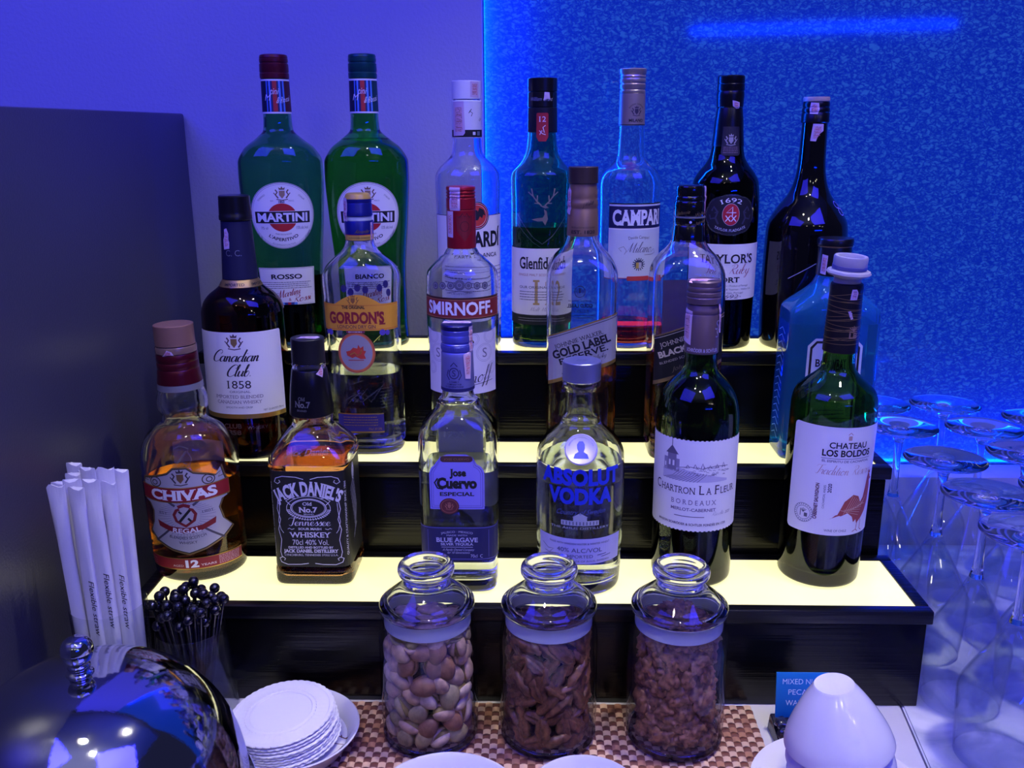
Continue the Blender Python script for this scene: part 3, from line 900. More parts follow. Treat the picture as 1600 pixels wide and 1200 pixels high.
# port
rows = rnd([(0, 29), (1.5, 32.6), (5, 33.9), (48, 34.8), (106, 35.0), (146, 34.9), (169, 33), (180, 27.6), (187, 21.8), (196, 17.2), (210, 15.2), (230, 13.8), (241, 12.5), (252, 12.6), (262, 12.4)])
cap = [(242, 12.3), (243, 13.1), (247, 13.3), (254, 13.6), (257, 13.4), (258, 12.9), (259, 13.5), (264.6, 13.4), (265.2, 12.9), (266, 13.3), (272, 13.2), (273, 12.2)]
root, out = bottle('port_bottle', 'dark green port bottle with white label and oval medallion', (.1941, .9755, T3), 0, rows, DARKG, 2.6, 8, (150, L_WINE),
                   caps=[('cap', cap, mat('black_foil', (14, 13, 20), .28, .2))])
lathe('neck_sleeve', [(r * .001, z * .001) for z, r in [(205, 15.8), (205.5, 16.1), (215, 15.1), (230, 14.1), (241, 12.8), (242.4, 12.4)]], mat('black_foil', (14, 13, 20), .28, .2), root, 48)
stamp(root, cap, [(-3, 243.5), (1, 241), (2.2, 237.5), (4.4, 241.8), (4, 247), (0, 248.2), (-3.6, 249)], 5, az=14, m=(225, 215, 235))
a = Art()
a.rrect(-9, 9, 196, 222, 3, (30, 28, 40), 0); a.rect(-9, 9, 212, 224, (30, 28, 40), 0)
crest(a, 0, 211, 1.4, (170, 165, 160), 1)
a.lines(-7, 7, 198, 205, 4, (140, 110, 120), .6, 8)
a.build('neck_label', wrap([(z, x + .4, y + .4, n) for z, x, y, n in out], 210), root, off=.2)
a = Art()
P = []
for k in range(64):
    t = 2 * PI * k / 64
    w = 1 + .045 * abs(math.cos(4 * t)) ** .5
    P.append((24.5 * w * math.cos(t) * (abs(math.cos(t)) ** -.12 if abs(math.cos(t)) > .05 else 1), 139 + 19.5 * w * math.sin(t) * (abs(math.sin(t)) ** -.12 if abs(math.sin(t)) > .05 else 1)))
a.poly(P, EMB, 0)
a.poly([(u * .955, 139 + (v - 139) * .94) for u, v in P], (18, 18, 30), 1)
for sg in (-1, 1):
    a.line([(sg * 12, 130), (sg * 15, 136), (sg * 13, 142), (sg * 17, 147), (sg * 19, 143)], 1.8, (58, 56, 80), 2)
    a.line([(sg * 15, 136), (sg * 20, 135), (sg * 21, 139)], 1.4, (58, 56, 80), 2)
    a.line([(sg * 13, 142), (sg * 16, 141)], 1.2, (58, 56, 80), 2)
a.ell(0, 139.5, 8.6, 11, (190, 180, 180), 2); a.ell(0, 139.5, 8.1, 10.5, (186, 30, 46), 3)
a.line([(1.4, 138.4), (1.4, 147), (-4.4, 141.4), (5, 141.4)], .95, WHITEP, 4)
for q in (-2.8, 2.8):
    a.line([(q - 2.4, 132.8), (q + 2.4, 138.6)], .95, WHITEP, 4); a.line([(q - 2.4, 138.6), (q + 2.4, 132.8)], .95, WHITEP, 4)
a.text('1692', 0, 151.6, 4.2, WHITEP, w=20, arc=22, serif=True, L=3)
a.text('TAYLOR FLADGATE', 0, 122.6, 2.4, WHITEP, w=33, arc=-36, serif=True, L=3)
a.build('medallion', wrap(out, 139), root, off=.5)
a = Art()
a.rect(-50, 50, 53.6, 110, PAPER, 0)
a.text("TAYLOR'S", 0, 91, 8.6, INK, w=57, serif=True, bold=.02)
a.script('Fine Ruby', 1, 80, 9.4, (150, 48, 66), w=46, pen=.18)
a.text('PORT', 0, 71.5, 5.0, INK, w=26, serif=True, bold=.03)
a.text('Bottled in Oporto • Product of Portugal', 2, 67, 1.8, GREYINK, w=44); a.text('Taylor, Fladgate & Yeatman - Vinhos S.A.', 4, 63.4, 1.8, GREYINK, w=50); a.text('Vila Nova de Gaia, Portugal', 0, 59.8, 1.8, GREYINK, w=36)
a.text('1692', 3, 54.9, 4.0, (120, 110, 120), w=18, slant=.4); a.text('TAYLOR FLADGATE', 3, 56, 1.2, GREYINK, w=26)
a.build('front_label', wrap(out, 82), root)

# cream liqueur
rows = rnd([(0, 35), (1.5, 39), (6, 40.6), (65, 41.8), (118, 40.8), (128, 39.6), (137, 35.4), (146, 29.6), (157, 21.4), (168, 16.8), (179, 14.4), (189, 13.4), (210, 12.8), (226, 12.4), (246, 11.8)])
cap = [(227, 12.4), (228, 13.6), (236, 13.5), (237, 12.8), (238, 13.4), (241, 13.2), (242, 12.4), (243, 13.0), (246.5, 12.8), (247.6, 12.2)]
root, out = bottle('liqueur_bottle', 'black cream liqueur bottle with torn stamp scraps on its neck', (.2788, .9715, T3), 0, rows, BLACKG, 2.6, 8, None,
                   caps=[('cap', cap, mat('black_foil', (14, 13, 20), .28, .2))])
lathe('cap_rim', [(.0118, .2474), (.0128, .2478), (.0129, .2512), (.0124, .2520)], mat('beige_rim', (170, 150, 140), .4), root, 48)
stamp(root, cap, [(-6, 236), (1.5, 235.5), (3, 240), (2, 246), (-5.6, 246.5), (-6.5, 241)], 6, az=-14, m=(215, 190, 205))
stamp(root, [(z, x + .2) for z, x, y, n in out], [(-5.8, 210), (-.5, 209.5), (1.5, 216), (6.5, 219.5), (6.4, 226), (-4.2, 226.4)], 7, az=-4, m=(220, 170, 195))
a = Art()
gw = (176, 170, 190)
a.line([(-26, 76), (0, 92), (26, 76)], .7, gw); a.line([(4, 68), (16, 92), (34, 68), (16, 44), (4, 68)], 1.0, gw); a.line([(8, 68), (16, 85), (28, 68)], .7, gw)
a.text('BAILEYS', 0, 30, 9, (110, 96, 70), w=54, serif=True)
a.build('front_label', wrap(out, 70), root)
a = Art()
a.ring(0, 148, 4.2, 3.6, .9, (120, 120, 235), 1); a.ring(2.5, 141, 4.2, 3.8, .9, (120, 120, 235), 1); a.line([(6, 151), (6.5, 137)], .8, (120, 120, 235), 1); a.line([(9, 149), (9.5, 138)], .7, (120, 120, 235), 1)
a.build('shoulder_monogram', wrap(out, 145, 52), root, off=.2, vstep=1.5)
# ------------------------------------------------------------------ middle row of bottles
def back_label(root, out, u0, u1, v0, v1, m, zref=None, nlines=0):
    a = Art()
    a.rect(u0, u1, v0, v1, m, 0)
    if nlines: a.lines(u0 + 3, u1 - 3, v0 + 5, v1 - 5, nlines, GREYINK, .8, 3)
    o = a.build('back_label', wrap(out, zref or (v0 + v1) / 2), root)
    o.rotation_euler = (0, 0, PI)
    return o

# Canadian style whisky, dark amber
rows = [(0, 34, 30, 2.2), (1.6, 38.5, 34, 2.2), (5, 40.4, 36, 2.2), (67, 40.4, 36, 2.2), (122, 39.8, 36, 2.2), (143, 39.4, 36, 2.2), (153, 37, 34, 2.1), (160, 32, 31, 2), (168, 22, 22, 2), (172, 18.6, 18.6, 2), (178, 16.4, 16.4, 2), (184, 15.9, 15.9, 2), (228, 13.5, 13.5, 2), (248, 13, 13, 2)]
cap = [(231.8, 14.8), (232.4, 15.5), (236, 15.5), (236.8, 15.1), (240, 15.0), (254.0, 14.5), (255, 13.4)]
root, out = bottle('whisky_bottle', 'dark amber whisky bottle with navy neck sleeve and cream label reading 1858', (-.2864, .8888, T2), 0, rows, AMBERG, 2.6, 8, (27, L_DARKW),
                   caps=[('cap', cap, BLKCAP)])
sl = [(176.2, 16.6), (176.6, 17.0), (231.0, 14.2), (231.4, 13.6)]
lathe('neck_sleeve', [(r * .001, z * .001) for z, r in sl], mat('navy_sleeve', (26, 28, 62), .45), root, 48)
lathe('gold_band', [(r * .001, z * .001) for z, r in [(168.5, 20.6), (169, 20.9), (175.6, 17.2), (176, 16.8)]], DULLGOLD, root, 48)
a = Art()
a.text('C. C.', 0, 199, 5.6, SILV, w=15, serif=True)
a.build('sleeve_print', wrap(rnd(sl), 205), root, off=.15)
a = Art()
a.text('IMPORTED', -1, 170.8, 2.4, INK, w=20, bold=.02); a.text('IMPORTED', 26, 170.8, 2.4, INK, w=20, bold=.02); a.text('IMPORTED', -28, 170.8, 2.4, INK, w=20, bold=.02)
a.build('band_print', wrap(rnd([(168.5, 20.9), (175.6, 17.2)]), 172), root, off=.15, vstep=1)
stamp(root, sl, [(-3, 205), (3, 206), (3.4, 212), (2.6, 214), (3, 220), (1, 225), (-2, 224), (-1.8, 218), (-3.6, 214)], 11, az=-24, m=(228, 224, 240), red=(210, 205, 230))
a = Art()
a.rrect(-48, 48, 44, 129.5, 2.5, PAPER, 0)
a.rect(-48, 48, 44, 48.5, GOLD, 1)
crest(a, 0, 119.5, 1.9, (84, 64, 70), 1, (130, 100, 60))
a.script('Canadian', -1, 101.0, 11, INK, w=45, pen=.3)
a.script('Club.', 2, 86.5, 11, INK, w=24, pen=.3)
a.text('1858', 1.5, 74.5, 7.6, INK, w=23, serif=True)
a.text('ORIGINAL', 2, 70, 2.2, GREYINK, w=20)
a.text('IMPORTED BLENDED', 0, 64.5, 3.2, (120, 110, 125), w=47, serif=True); a.text('CANADIAN WHISKY', 0, 59.2, 3.2, (120, 110, 125), w=44, serif=True)
a.text('SMOOTH AND CRISP', 0, 54.5, 1.8, GREYINK, w=26); a.text('NET QUANTITY 750 mL', 34, 51, 1.9, GREYINK, w=22)
a.build('front_label', wrap(out, 90), root)
e = Art()
e.text('CLUB', -8, 34, 4.5, EMB, w=18, bold=.02); e.text('1858', -8, 27.5, 4.5, EMB, w=16, bold=.02); e.text('WHISKY', 16, 33, 3.4, EMB, w=20)
e.build('embossed_name', wrap(out, 30), root, off=.05)

# gin with yellow label
rows = [(0, 31, 24, 2.8), (1.8, 35.5, 27.5, 2.8), (6, 37.2, 28.8, 2.8), (75, 36.4, 28.4, 2.8), (123, 35.8, 28, 2.8), (157, 36.6, 28.4, 2.6), (176, 37.8, 29, 2.3), (186, 34.2, 28, 2.1), (194, 26.4, 24, 2), (202, 17.5, 17.5, 2), (208, 14.2, 14.2, 2), (216, 13.0, 13.0, 2), (250, 12, 12, 2)]
sl = [(211.4, 12.9), (211.8, 13.4), (229.6, 13.9), (230.2, 13.5)]
cap = [(234.6, 12.9), (235, 13.5), (239, 13.5), (240, 13.0), (246, 13.1), (247, 12.6), (248, 13.1), (250.5, 12.8)]
root, out = bottle('gin_bottle', 'clear gin bottle with yellow shield label and blue and yellow cap', (-.1703, .8985, T2), 0, rows, CLEAR, 2.6, 9, (83, L_WATER), seg=96,
                   caps=[('cap', cap, mat('blue_cap', (26, 34, 120), .3, .35)), ('cap_top', [(250.6, 12.6), (251, 12.8), (255, 11.4), (256, 9.6)], mat('yellow_cap', (212, 176, 84), .35, .3)),
                         ('cap_ring', band(230.3, 234.5, 12.6), mat('pale_ring', (196, 206, 200), .4))])
lathe('neck_sleeve', [(r * .001, z * .001) for z, r in sl], mat('blue_cap', (26, 34, 120), .3, .35), root, 48)
a = Art()
a.rect(-40, 40, 212.2, 217, (210, 170, 70), 0); a.rect(-40, 40, 217, 217.5, REDP, 1)
a.text('ALEXANDER GORDON', 2, 213.6, 1.7, INK, w=22, L=1); a.text('Alexander', 5, 219, 3.4, GOLD, slant=.5, w=14, L=1)
a.build('sleeve_print', wrap(rnd(sl), 220), root, off=.15)
stamp(root, cap, [(-4.5, 229), (4.5, 228), (5.5, 246), (4.5, 252), (-4, 252)], 12, az=-62, off=.7, m=(200, 175, 215))
stamp(root, sl, [(-1.6, 208), (1.6, 208), (1.4, 229), (-1.6, 228.6)], 13, az=66, off=.5)
a = Art()
O = (226, 160, 44)
a.rect(-43, 43, 127.5, 153.5, O, 0)
P = [(-22, 153)] + [(-22 + 44 * k / 16, 153.5 + 9.2 * math.sin(PI * k / 16)) for k in range(17)] + [(22, 153)]
a.poly(P, O, 0)
a.rect(-43, 43, 128.6, 129.2, (200, 110, 40), 1); a.rect(-43, 43, 152, 152.5, (200, 110, 40), 1)
crest(a, -4, 157, 1.25, (150, 96, 40), 1)
a.text('THE ORIGINAL', -4, 149.0, 3.0, INK, w=22, bold=.03)
a.text("GORDON'S", -2, 135.0, 10.2, (140, 26, 36), w=54, serif=True, bold=.045)
a.rect(20, 26, 133.2, 134.6, (140, 26, 36), 3)
a.text('LONDON DRY GIN', -2, 129.8, 3.3, (96, 40, 60), w=37, bold=.01)
a.rect(-12, 6, 125.2, 127.6, (120, 30, 70), 1); a.lines(-10, 5, 125.6, 127.2, 1, WHITEP, .6, 2)
cu, cv = -3, 106
a.ell(cu, cv, 18.2, 20.2, (214, 116, 60), 0, 44); a.ell(cu, cv, 15.6, 17.4, SILVERP, 1, 44); a.ring(cu, cv, 17.6, 19.6, .5, (150, 40, 50), 2, 44)
B = (190, 60, 40)
a.poly([(cu - 9, cv - 3), (cu - 10, cv + 1), (cu - 6, cv + 2), (cu - 3, cv + 5), (cu + 1, cv + 4), (cu + 2, cv + 8), (cu + 4, cv + 4.4), (cu + 7, cv + 6.5), (cu + 7, cv + 2), (cu + 9.5, cv + 1.5), (cu + 7.5, cv - 2), (cu + 9, cv - 6), (cu + 4, cv - 6.4), (cu - 1, cv - 4), (cu - 4, cv - 5.4)], B, 2)
a.line([(cu - 6, cv - 2), (cu - 2, cv), (cu + 1, cv - 3), (cu + 4, cv - 1), (cu + 5, cv + 3)], 1.2, GOLD, 3); a.line([(cu - 8, cv - 7.5), (cu + 7, cv - 7.5)], .8, B, 3)
for sg in (-1, 1):
    a.line([(cu + sg * 17, cv + 10), (cu + sg * 24, cv + 17), (cu + sg * 22, cv + 12)], .8, (200, 190, 60), 1)
    a.ell(cu + sg * 26, cv + 19.5, 3, 3, (84, 66, 160), 1, 16); a.ell(cu + sg * 31, cv + 19, 2.2, 2.6, (84, 66, 160), 1, 16)
a.build('front_label', wrap(out, 130), root, step=3)
a = Art()
a.rect(-25, 21, 25, 44.5, (44, 32, 110), 0); a.rect(-25, 21, 24.4, 26, GOLD, 1); a.rect(-25, 21, 43.4, 44.5, GOLD, 1)
a.lines(-19, 16, 31, 42, 4, GOLD, .7, 9); a.text('70cl 37.5%', 12, 27.4, 2.2, GOLD, w=13)
a.build('lower_label', wrap(out, 35), root, step=3)
e = Art()
e.text('EXTRA DRY', 2, 170, 4.0, EMB, w=38, bold=.01)
for k in range(5):
    e.line([(-20 + 3 * k, 54 + 4 * (k % 2)), (-10 + 4 * k, 62 + 2 * k), (0 + 3 * k, 56 + 3 * (k % 3)), (14 + 2 * k, 66 + 2 * k)], .5, EMB)
for k in range(7): e.line([(18, 50 + 3.2 * k), (30, 51 + 3.2 * k)], .5, EMB)
e.line([(-26, 90), (-20, 78), (-10, 74), (2, 78)], .6, EMB); e.line([(8, 92), (18, 98), (26, 90), (16, 84), (8, 90)], .6, EMB)
e.build('embossed_crest', wrap(out, 60), root, off=.05)
e = Art()
for u, v in ((-20, 164), (-13, 160), (2, 158), (10, 160), (17, 156), (-24, 156), (24, 160)):
    e.ell(u, v, 3.2, 3.8, (96, 80, 190), 0, 16)
o = e.build('back_print', wrap(out, 155), root); o.rotation_euler = (0, 0, PI)

# vodka with red band
rows = rnd([(0, 28), (1.6, 32.6), (5, 34.4), (15, 34.8), (104, 34.4), (139, 35.2), (176, 34.8), (182, 33.8), (190, 27.6), (195, 22.2), (196.5, 21), (199, 17.2), (203, 15.2), (206, 13), (256, 12.6)])
sl = [(204.8, 13.3), (205.3, 13.8), (240.6, 13.9), (241.2, 13.3)]
cap = screw(241.4, 262.6, 13.9, 3)
RC = mat('red_cap', (158, 24, 40), .32, .35)
root, out = bottle('vodka_bottle', 'clear vodka bottle with ridged red cap and red band label', (-.0710, .8910, T2), 0, rows, CLEAR, 2.5, 8, (20, L_WATER), caps=[('cap', cap, RC)])
lathe('neck_sleeve', [(r * .001, z * .001) for z, r in sl], RC, root, 48)
a = Art()
a.poly([(-8, 236), (8, 236), (7.5, 222), (0, 212), (-7.5, 222)], (120, 14, 28), 0); a.ring(0, 226, 4.6, 5, .8, (84, 10, 24), 1); a.line([(-5, 234), (-2, 238), (0, 235), (2, 238), (5, 234)], 1, (84, 10, 24), 1)
a.build('sleeve_print', wrap(rnd(sl), 225, 18), root, off=.12)
stamp(root, [(z, r + .1) for z, r in cap], [(-5.5, 240), (5.5, 240), (5.8, 262), (-5.4, 262.3)], 14, az=-22, off=.3, m=(196, 175, 215))
stamp(root, sl, [(-5, 216), (2.5, 215.5), (3, 240), (-5, 240)], 15, az=-40, off=.4, m=(210, 180, 215))
RB = (128, 30, 36)
a = Art()
a.rect(-46, 46, 141.4, 162, RB, 0)
for v in (141.2, 160.4): a.rect(-46, 46, v, v + 1.7, (58, 24, 24), 1)
for v in (142.6, 159.6): a.rect(-45, 45, v, v + .5, (180, 120, 80), 2)
a.text('SMIRNOFF.', -1, 146, 11.5, WHITEP, w=71, bold=.03)
a.build('front_label', wrap(out, 150), root)
a = Art()
LP = mat('pale_label2', (214, 210, 222), .6)
a.poly([(-40, 131), (-30, 128), (30, 128), (40, 131), (40, 68), (-40, 68)], LP, 0)
for q, (cu, cv, r_) in enumerate(((24, 108, 9), (12, 122, 6), (30, 124, 7), (33, 92, 6), (-24, 108, 9), (-30, 124, 7), (-33, 92, 6), (-12, 122, 6))):
    a.ring(cu, cv, r_, r_, .3, (150, 146, 170), 1); a.ring(cu, cv, r_ - 1.4, r_ - 1.4, .25, (150, 146, 170), 1)
a.text('S', 24, 103.5, 9, (120, 116, 140), serif=True); a.text('S', -24, 103.5, 9, (120, 116, 140), serif=True)
a.poly([(2, 122), (10, 124), (13, 119), (9, 116), (6, 118), (7, 88), (4, 84), (3, 90), (4, 116)], (60, 30, 36), 2); a.poly([(6, 124), (10, 124), (12, 120), (8, 118)], (226, 196, 60), 3)
a.script('Smirnoff', 6, 78, 13, (40, 40, 56), w=50, pen=.17, rot=8)
a.line([(-20, 73), (34, 80)], .5, (40, 40, 56))
a.build('lower_label', wrap(out, 100), root)
a = Art()
for k in range(-3, 4):
    a.ell(k * 8.4, 174 - abs(k) * .5, 3.6 if k else 5, 3.6 if k else 5, (84, 84, 104), 0, 20); a.ring(k * 8.4, 174 - abs(k) * .5, 2.4, 2.4, .5, (150, 150, 165), 1)
a.line([(-12, 166.5), (0, 168.4), (12, 166.5)], .5, (84, 84, 104)); a.text('PURVEYORS', 0, 165, 1.6, (84, 84, 104), arc=-60, w=20)
a.build('medal_print', wrap(out, 172), root)

# square whisky bottle with slanted silver label
sq = [(0, 30, 30, 6), (1.8, 32.8, 32.8, 6), (5, 33.8, 33.8, 6), (82, 33.9, 33.6, 6), (165, 34.3, 33.8, 6), (181, 33.8, 33.2, 5), (189, 31.6, 31.2, 4), (197, 27, 27, 3), (204, 20.6, 20.6, 2.4), (210, 16.8, 16.8, 2), (216, 14.6, 14.6, 2), (250, 12.8, 12.8, 2), (272, 12.4, 12.4, 2)]
def walker(label, x, y, labm, gold, inkm, liquid, capm, slm, sle, cap, txt, gm=CLEAR):
    gr = [q for q in sq if q[0] < cap[-1][0] - 5]
    gr.append((cap[-1][0] - 4, 12.4, 12.4, 2))
    root, out = bottle('whisky_bottle', label, (x, y, T2), 0, gr, gm, 2.6, 9, liquid, seg=96, caps=[('cap', cap, capm[0], capm[1])])
    lathe('neck_sleeve', [(r * .001, z * .001) for z, r in sle], slm, root, 48)
    a = Art()
    k = .335
    w = 34
    f = lambda u: 112 + k * u
    def par(u0, u1, lo, hi, m, L):
        a.poly([(u0, f(u0) + lo), (u1, f(u1) + lo), (u1, f(u1) + hi), (u0, f(u0) + hi)], m, L)
    par(-w, w, -24, 24, PAPER, -2); par(-w, w, -24, 24, labm, 0)
    par(-w, w, -24, -20.4, gold, 1); par(-w, w, 22.6, 24, gold, 1); par(-w, w, 20.6, 21.2, inkm, 1)
    an = math.degrees(math.atan(k))
    for s_, du, dv, h, wd, kw in txt:
        (a.script(s_, du, f(du) + dv, h * 1.2, inkm, wd, pen=.2, rot=an) if kw.get('curs') else a.text(s_, du, f(du) + dv, h, kw.pop('m', inkm), w=wd, rot=an, **kw))
    a.build('front_label', wrap(out, 112), root, step=4)
    return root, out
cap = band(264.8, 280, 13.9)
sle = [(216.2, 14.7), (216.6, 15.1), (240, 14.3), (241, 13.8), (243, 13.7), (244, 14.2), (248, 14.2), (249, 13.6), (252, 13.7), (258, 13.6), (260, 13.0), (264.4, 12.9)]
root, out = walker('square whisky bottle with slanted silver label and bronze neck sleeve', .0445, .8930, SILVERP, GOLD, INK, (80, L_AMBER), (mat('dark_bronze_cap', (70, 56, 52), .4, .4), 44),
    mat('bronze_sleeve', (150, 118, 96), .38, .55), sle, cap,
    [('JOHNNIE WALKER.', -3, 9, 4.0, 48, dict(serif=True)), ('GOLD LABEL', 0, -.5, 7.4, 57, dict(serif=True, bold=.04)), ('RESERVE.', 2, -8.2, 5.8, 48, dict(bold=.02)), ('Blended Scotch Whisky', 2, -14, 3.2, 44, dict(curs=True)),
     ('PRODUCT OF SCOTLAND', 0, -18, 1.3, 40, {})])
a = Art()
a.text('EST. 1820', 0, 219, 3.0, INK, w=24, bold=.02); a.text('PRODUCED IN SCOTLAND', 0, 224, 1.4, INK, w=24); a.text('J Walker', 5, 245, 4.0, INK, slant=.5, w=12, rot=14)
a.build('sleeve_print', wrap(rnd(sle), 222), root, off=.15)
stamp(root, sle, [(-4, 238), (2.5, 236), (3.4, 244), (2.6, 250), (3.2, 258), (-1, 262), (-4.6, 258)], 16, az=-66, off=.7)
a = Art()
a.text('GOLD LABEL', 0, 140, 3.6, (40, 30, 60), w=26, serif=True, bold=.03); a.text('RESERVE', 0, 134.5, 3, (40, 30, 60), w=18, serif=True); a.lines(-14, 14, 128, 133, 2, (60, 50, 80), .7, 2); a.text('JOHNNIE WALKER', 0, 146, 1.6, (40, 30, 60), w=24)
a.ring(0, 156, 5.6, 6, .8, (96, 90, 140), 1); crest(a, 0, 156, .9, (96, 90, 140), 1)
o = a.build('back_print', wrap(out, 140), root, step=4); o.rotation_euler = (0, 0, PI)
cap = [(248.8, 13.3), (249.2, 13.9), (252, 13.9), (253, 13.2), (254, 13.4), (260.6, 13.4), (262.2, 12.8), (263, 11.6)]
sle = [(210.8, 15.4), (211.2, 15.7), (225, 14.6), (226, 14.1), (227, 14.7), (233, 14.6), (234, 14.1), (235, 14.6), (247, 14.5), (248.2, 13.9)]
root, out = walker('square whisky bottle with slanted black label and black cap', .1452, .8930, mat('black_label', (16, 16, 20), .5), DULLGOLD, mat('pale_gold_ink', (200, 186, 160), .5), (108, L_BOURBON), (mat('glossy_black_cap', (10, 10, 14), .15, coat=.6), 0),
    mat('glossy_black_cap', (10, 10, 14), .15, coat=.6), sle, cap,
    [('JOHNNIE WALKER.', -2, 10.5, 4.4, 52, dict(serif=True)), ('BLACK LABEL', -2, .5, 5.6, 54, dict(bold=.04)), ('BLENDED SCOTCH WHISKY', -2, -6, 2.2, 52, {}), ('John Walker', 2, -16, 4, 36, dict(slant=.5, m=(110, 100, 80)))])
a = Art()
a.text('Johnnie', -8, 236.5, 3.2, DULLGOLD, slant=.4, w=12, rot=10); a.text('Walker', 9, 235.5, 3.2, DULLGOLD, slant=.4, w=13, rot=12); a.ell(-1, 229.5, 1.2, 1.2, WHITEP, 1, 12); a.text('Johnnie', 9, 228, 2.8, DULLGOLD, slant=.4, w=11, rot=12)
a.rect(-26, 26, 233, 234.6, GREYINK, 1)
a.build('sleeve_print', wrap(rnd(sle), 232), root, off=.4)
stamp(root, [(z, r + .6) for z, r in cap], [(-3, 228), (2, 226), (3, 240), (3.4, 262), (-3, 262.4), (-2, 246)], 17, az=66, off=.6, m=(205, 205, 235))
back_label(root, out, -22, 22, 84, 168, mat('mauve_paper', (196, 170, 190), .6), 130, 10)

# pale blue gin
rows = [(0, 36, 19, 7), (1.8, 42.5, 24, 7), (6, 44.2, 26, 7), (51, 44.2, 26, 7), (103, 43.6, 26, 7), (143, 42.9, 26, 7), (148.6, 42.3, 25.6, 6), (153, 38.6, 24.6, 5), (159, 32, 23, 3.5), (167, 23, 19.6, 2.4), (174, 17.6, 17, 2), (180, 15.4, 15.2, 2), (206, 13.6, 13.6, 2)]
cap = [(179.4, 15.0), (179.9, 15.6), (205.4, 15.3), (206.4, 15.0)]
root, out = bottle('gin_bottle', 'pale blue rectangular gin bottle with black cap, behind the pourer stoppered wine', (.2821, .8850, T2), 0, rows, BLUEG, 3.0, 9, (136, L_WATER), seg=112,
                   caps=[('cap', cap, BLKCAP), ('cap_flange', [(207.6, 15.2), (208.2, 16.3), (212.6, 16.6), (214.1, 15.8)], BLKCAP), ('cap_ring', [(206.2, 15.2), (206.5, 15.8), (207.4, 15.8), (207.7, 15.2)], DULLGOLD)])
stamp(root, cap, [(-3, 182), (3, 181), (4, 199), (-2, 200)], 18, az=-52, off=.5, m=(215, 210, 240))
a = Art()
for i, (d, m) in enumerate(((0, mat('pale_label', (206, 214, 226), .6)), (2.4, INK), (4.6, mat('pale_label', (206, 214, 226), .6)))):
    a.poly([(-26 + d, 22 + d), (26 - d, 22 + d), (26 - d, 116 - d * .6), (19 - d * .4, 123 - d), (-19 + d * .4, 123 - d), (-26 + d, 116 - d * .6)], m, i)
a.text('BOMBAY', 0, 96, 7, INK, w=36, serif=True, bold=.02, L=4); a.text('SAPPHIRE', 0, 84, 6, (40, 70, 150), w=38, serif=True, L=4); a.text('DISTILLED', 0, 74, 3, GREYINK, w=28, L=4)
a.text('LONDON DRY GIN', 0, 60, 3, INK, w=32, L=4); a.lines(-18, 18, 32, 54, 6, GREYINK, .8, 2, 4)
a.build('front_label', wrap(out, 70), root, step=4)
e = Art()
for k in range(16): e.line([(-10, 20 + 7 * k), (0, 24 + 7 * k), (10, 19 + 7 * k)], .8, mat('etched_blue', (130, 195, 235), .4))
e.build('etched_side', wrap(out, 70, -90), root, step=4, off=.05)
# ------------------------------------------------------------------ front row of bottles
# blended whisky, round
rows = [(0, 32, 27, 2), (1.8, 38.6, 33, 2), (5, 41.6, 35.4, 2), (20, 42.8, 36, 2), (61, 43.6, 36.4, 2), (91, 43.9, 36.6, 2), (112, 43.6, 36.6, 2), (124, 41.6, 35.6, 2), (133, 37.6, 33.4, 2), (140, 32.6, 30.4, 2), (146, 23.6, 23.4, 2), (151, 19.2, 19.2, 2), (155, 19.6, 19.6, 2), (164, 22.6, 22.6, 2), (170, 22.4, 22.4, 2), (179, 19.4, 19.4, 2), (200, 16.6, 16.6, 2), (230, 15.6, 15.6, 2)]
cap = band(219.6, 238, 17.3)
root, out = bottle('whisky_bottle', 'round amber whisky bottle with ribbed bronze cap and silver shield label', (-.3185, .8050, T1 + .0007), R(6), rows, CLEAR, 2.6, 8, (96, L_WHISKY), lean=-R(1.2),
                   caps=[('cap', cap, mat('bronze_cap', (150, 112, 98), .45, .3), 44)])
cl = [(212.4, 17.2), (213, 17.9), (218, 18.0), (219, 17.4)]
lathe('cap_collar', [(r * .001, z * .001) for z, r in cl], mat('bronze_collar', (150, 120, 104), .22, .4), root, 48)
sl = [(185, 19.5), (185.4, 19.9), (193, 18.8), (197, 18.4), (198, 17.8), (199.4, 18.2), (203.5, 18.2), (204.6, 17.6), (206, 18.2), (211.5, 18.0), (212.3, 17.5)]
lathe('neck_sleeve', [(r * .001, z * .001) for z, r in sl], mat('maroon_sleeve', (84, 16, 30), .28, .45), root, 48)
lathe('silver_band', [(r * .001, z * .001) for z, r in [(179.2, 19.9), (179.6, 20.2), (184.6, 19.9), (184.9, 19.5)]], mat('satin_silver', (176, 178, 186), .35, .7), root, 48)
stamp(root, cl, [(-7, 211), (-3, 213.5), (0, 217.5), (4, 216), (6, 212), (2, 213)], 21, az=-10, off=.5, m=(215, 210, 240))
a = Art()
bd = [(-40, 104), (-30, 106), (-24, 107), (-12, 110), (-6, 115), (6, 115), (12, 110), (24, 107), (31, 104), (38, 112), (40, 103), (42, 97), (42, 82), (36, 80), (32, 72), (35, 60), (44, 50), (34, 42), (16, 34), (0, 29.5), (-16, 34), (-32, 42), (-40, 50), (-34, 60), (-32, 72), (-36, 80), (-42, 82), (-42, 97)]
a.poly(bd, DULLGOLD, 0)
a.poly([(u * .965, 75 + (v - 75) * .965) for u, v in bd], INK, 1)
a.poly([(u * .945, 75 + (v - 75) * .945) for u, v in bd], mat('shield_silver', (190, 188, 196), .4, .3), 2)
for k in range(40):
    t = 2 * PI * k / 40
    c, s_ = math.cos(t), math.sin(t)
    a.line([(c * 13, 68 + s_ * 12), (c * (27 if abs(c) > .5 else 21), 68 + s_ * (24 if s_ < 0 else 14))], .35, (130, 126, 150), 3)
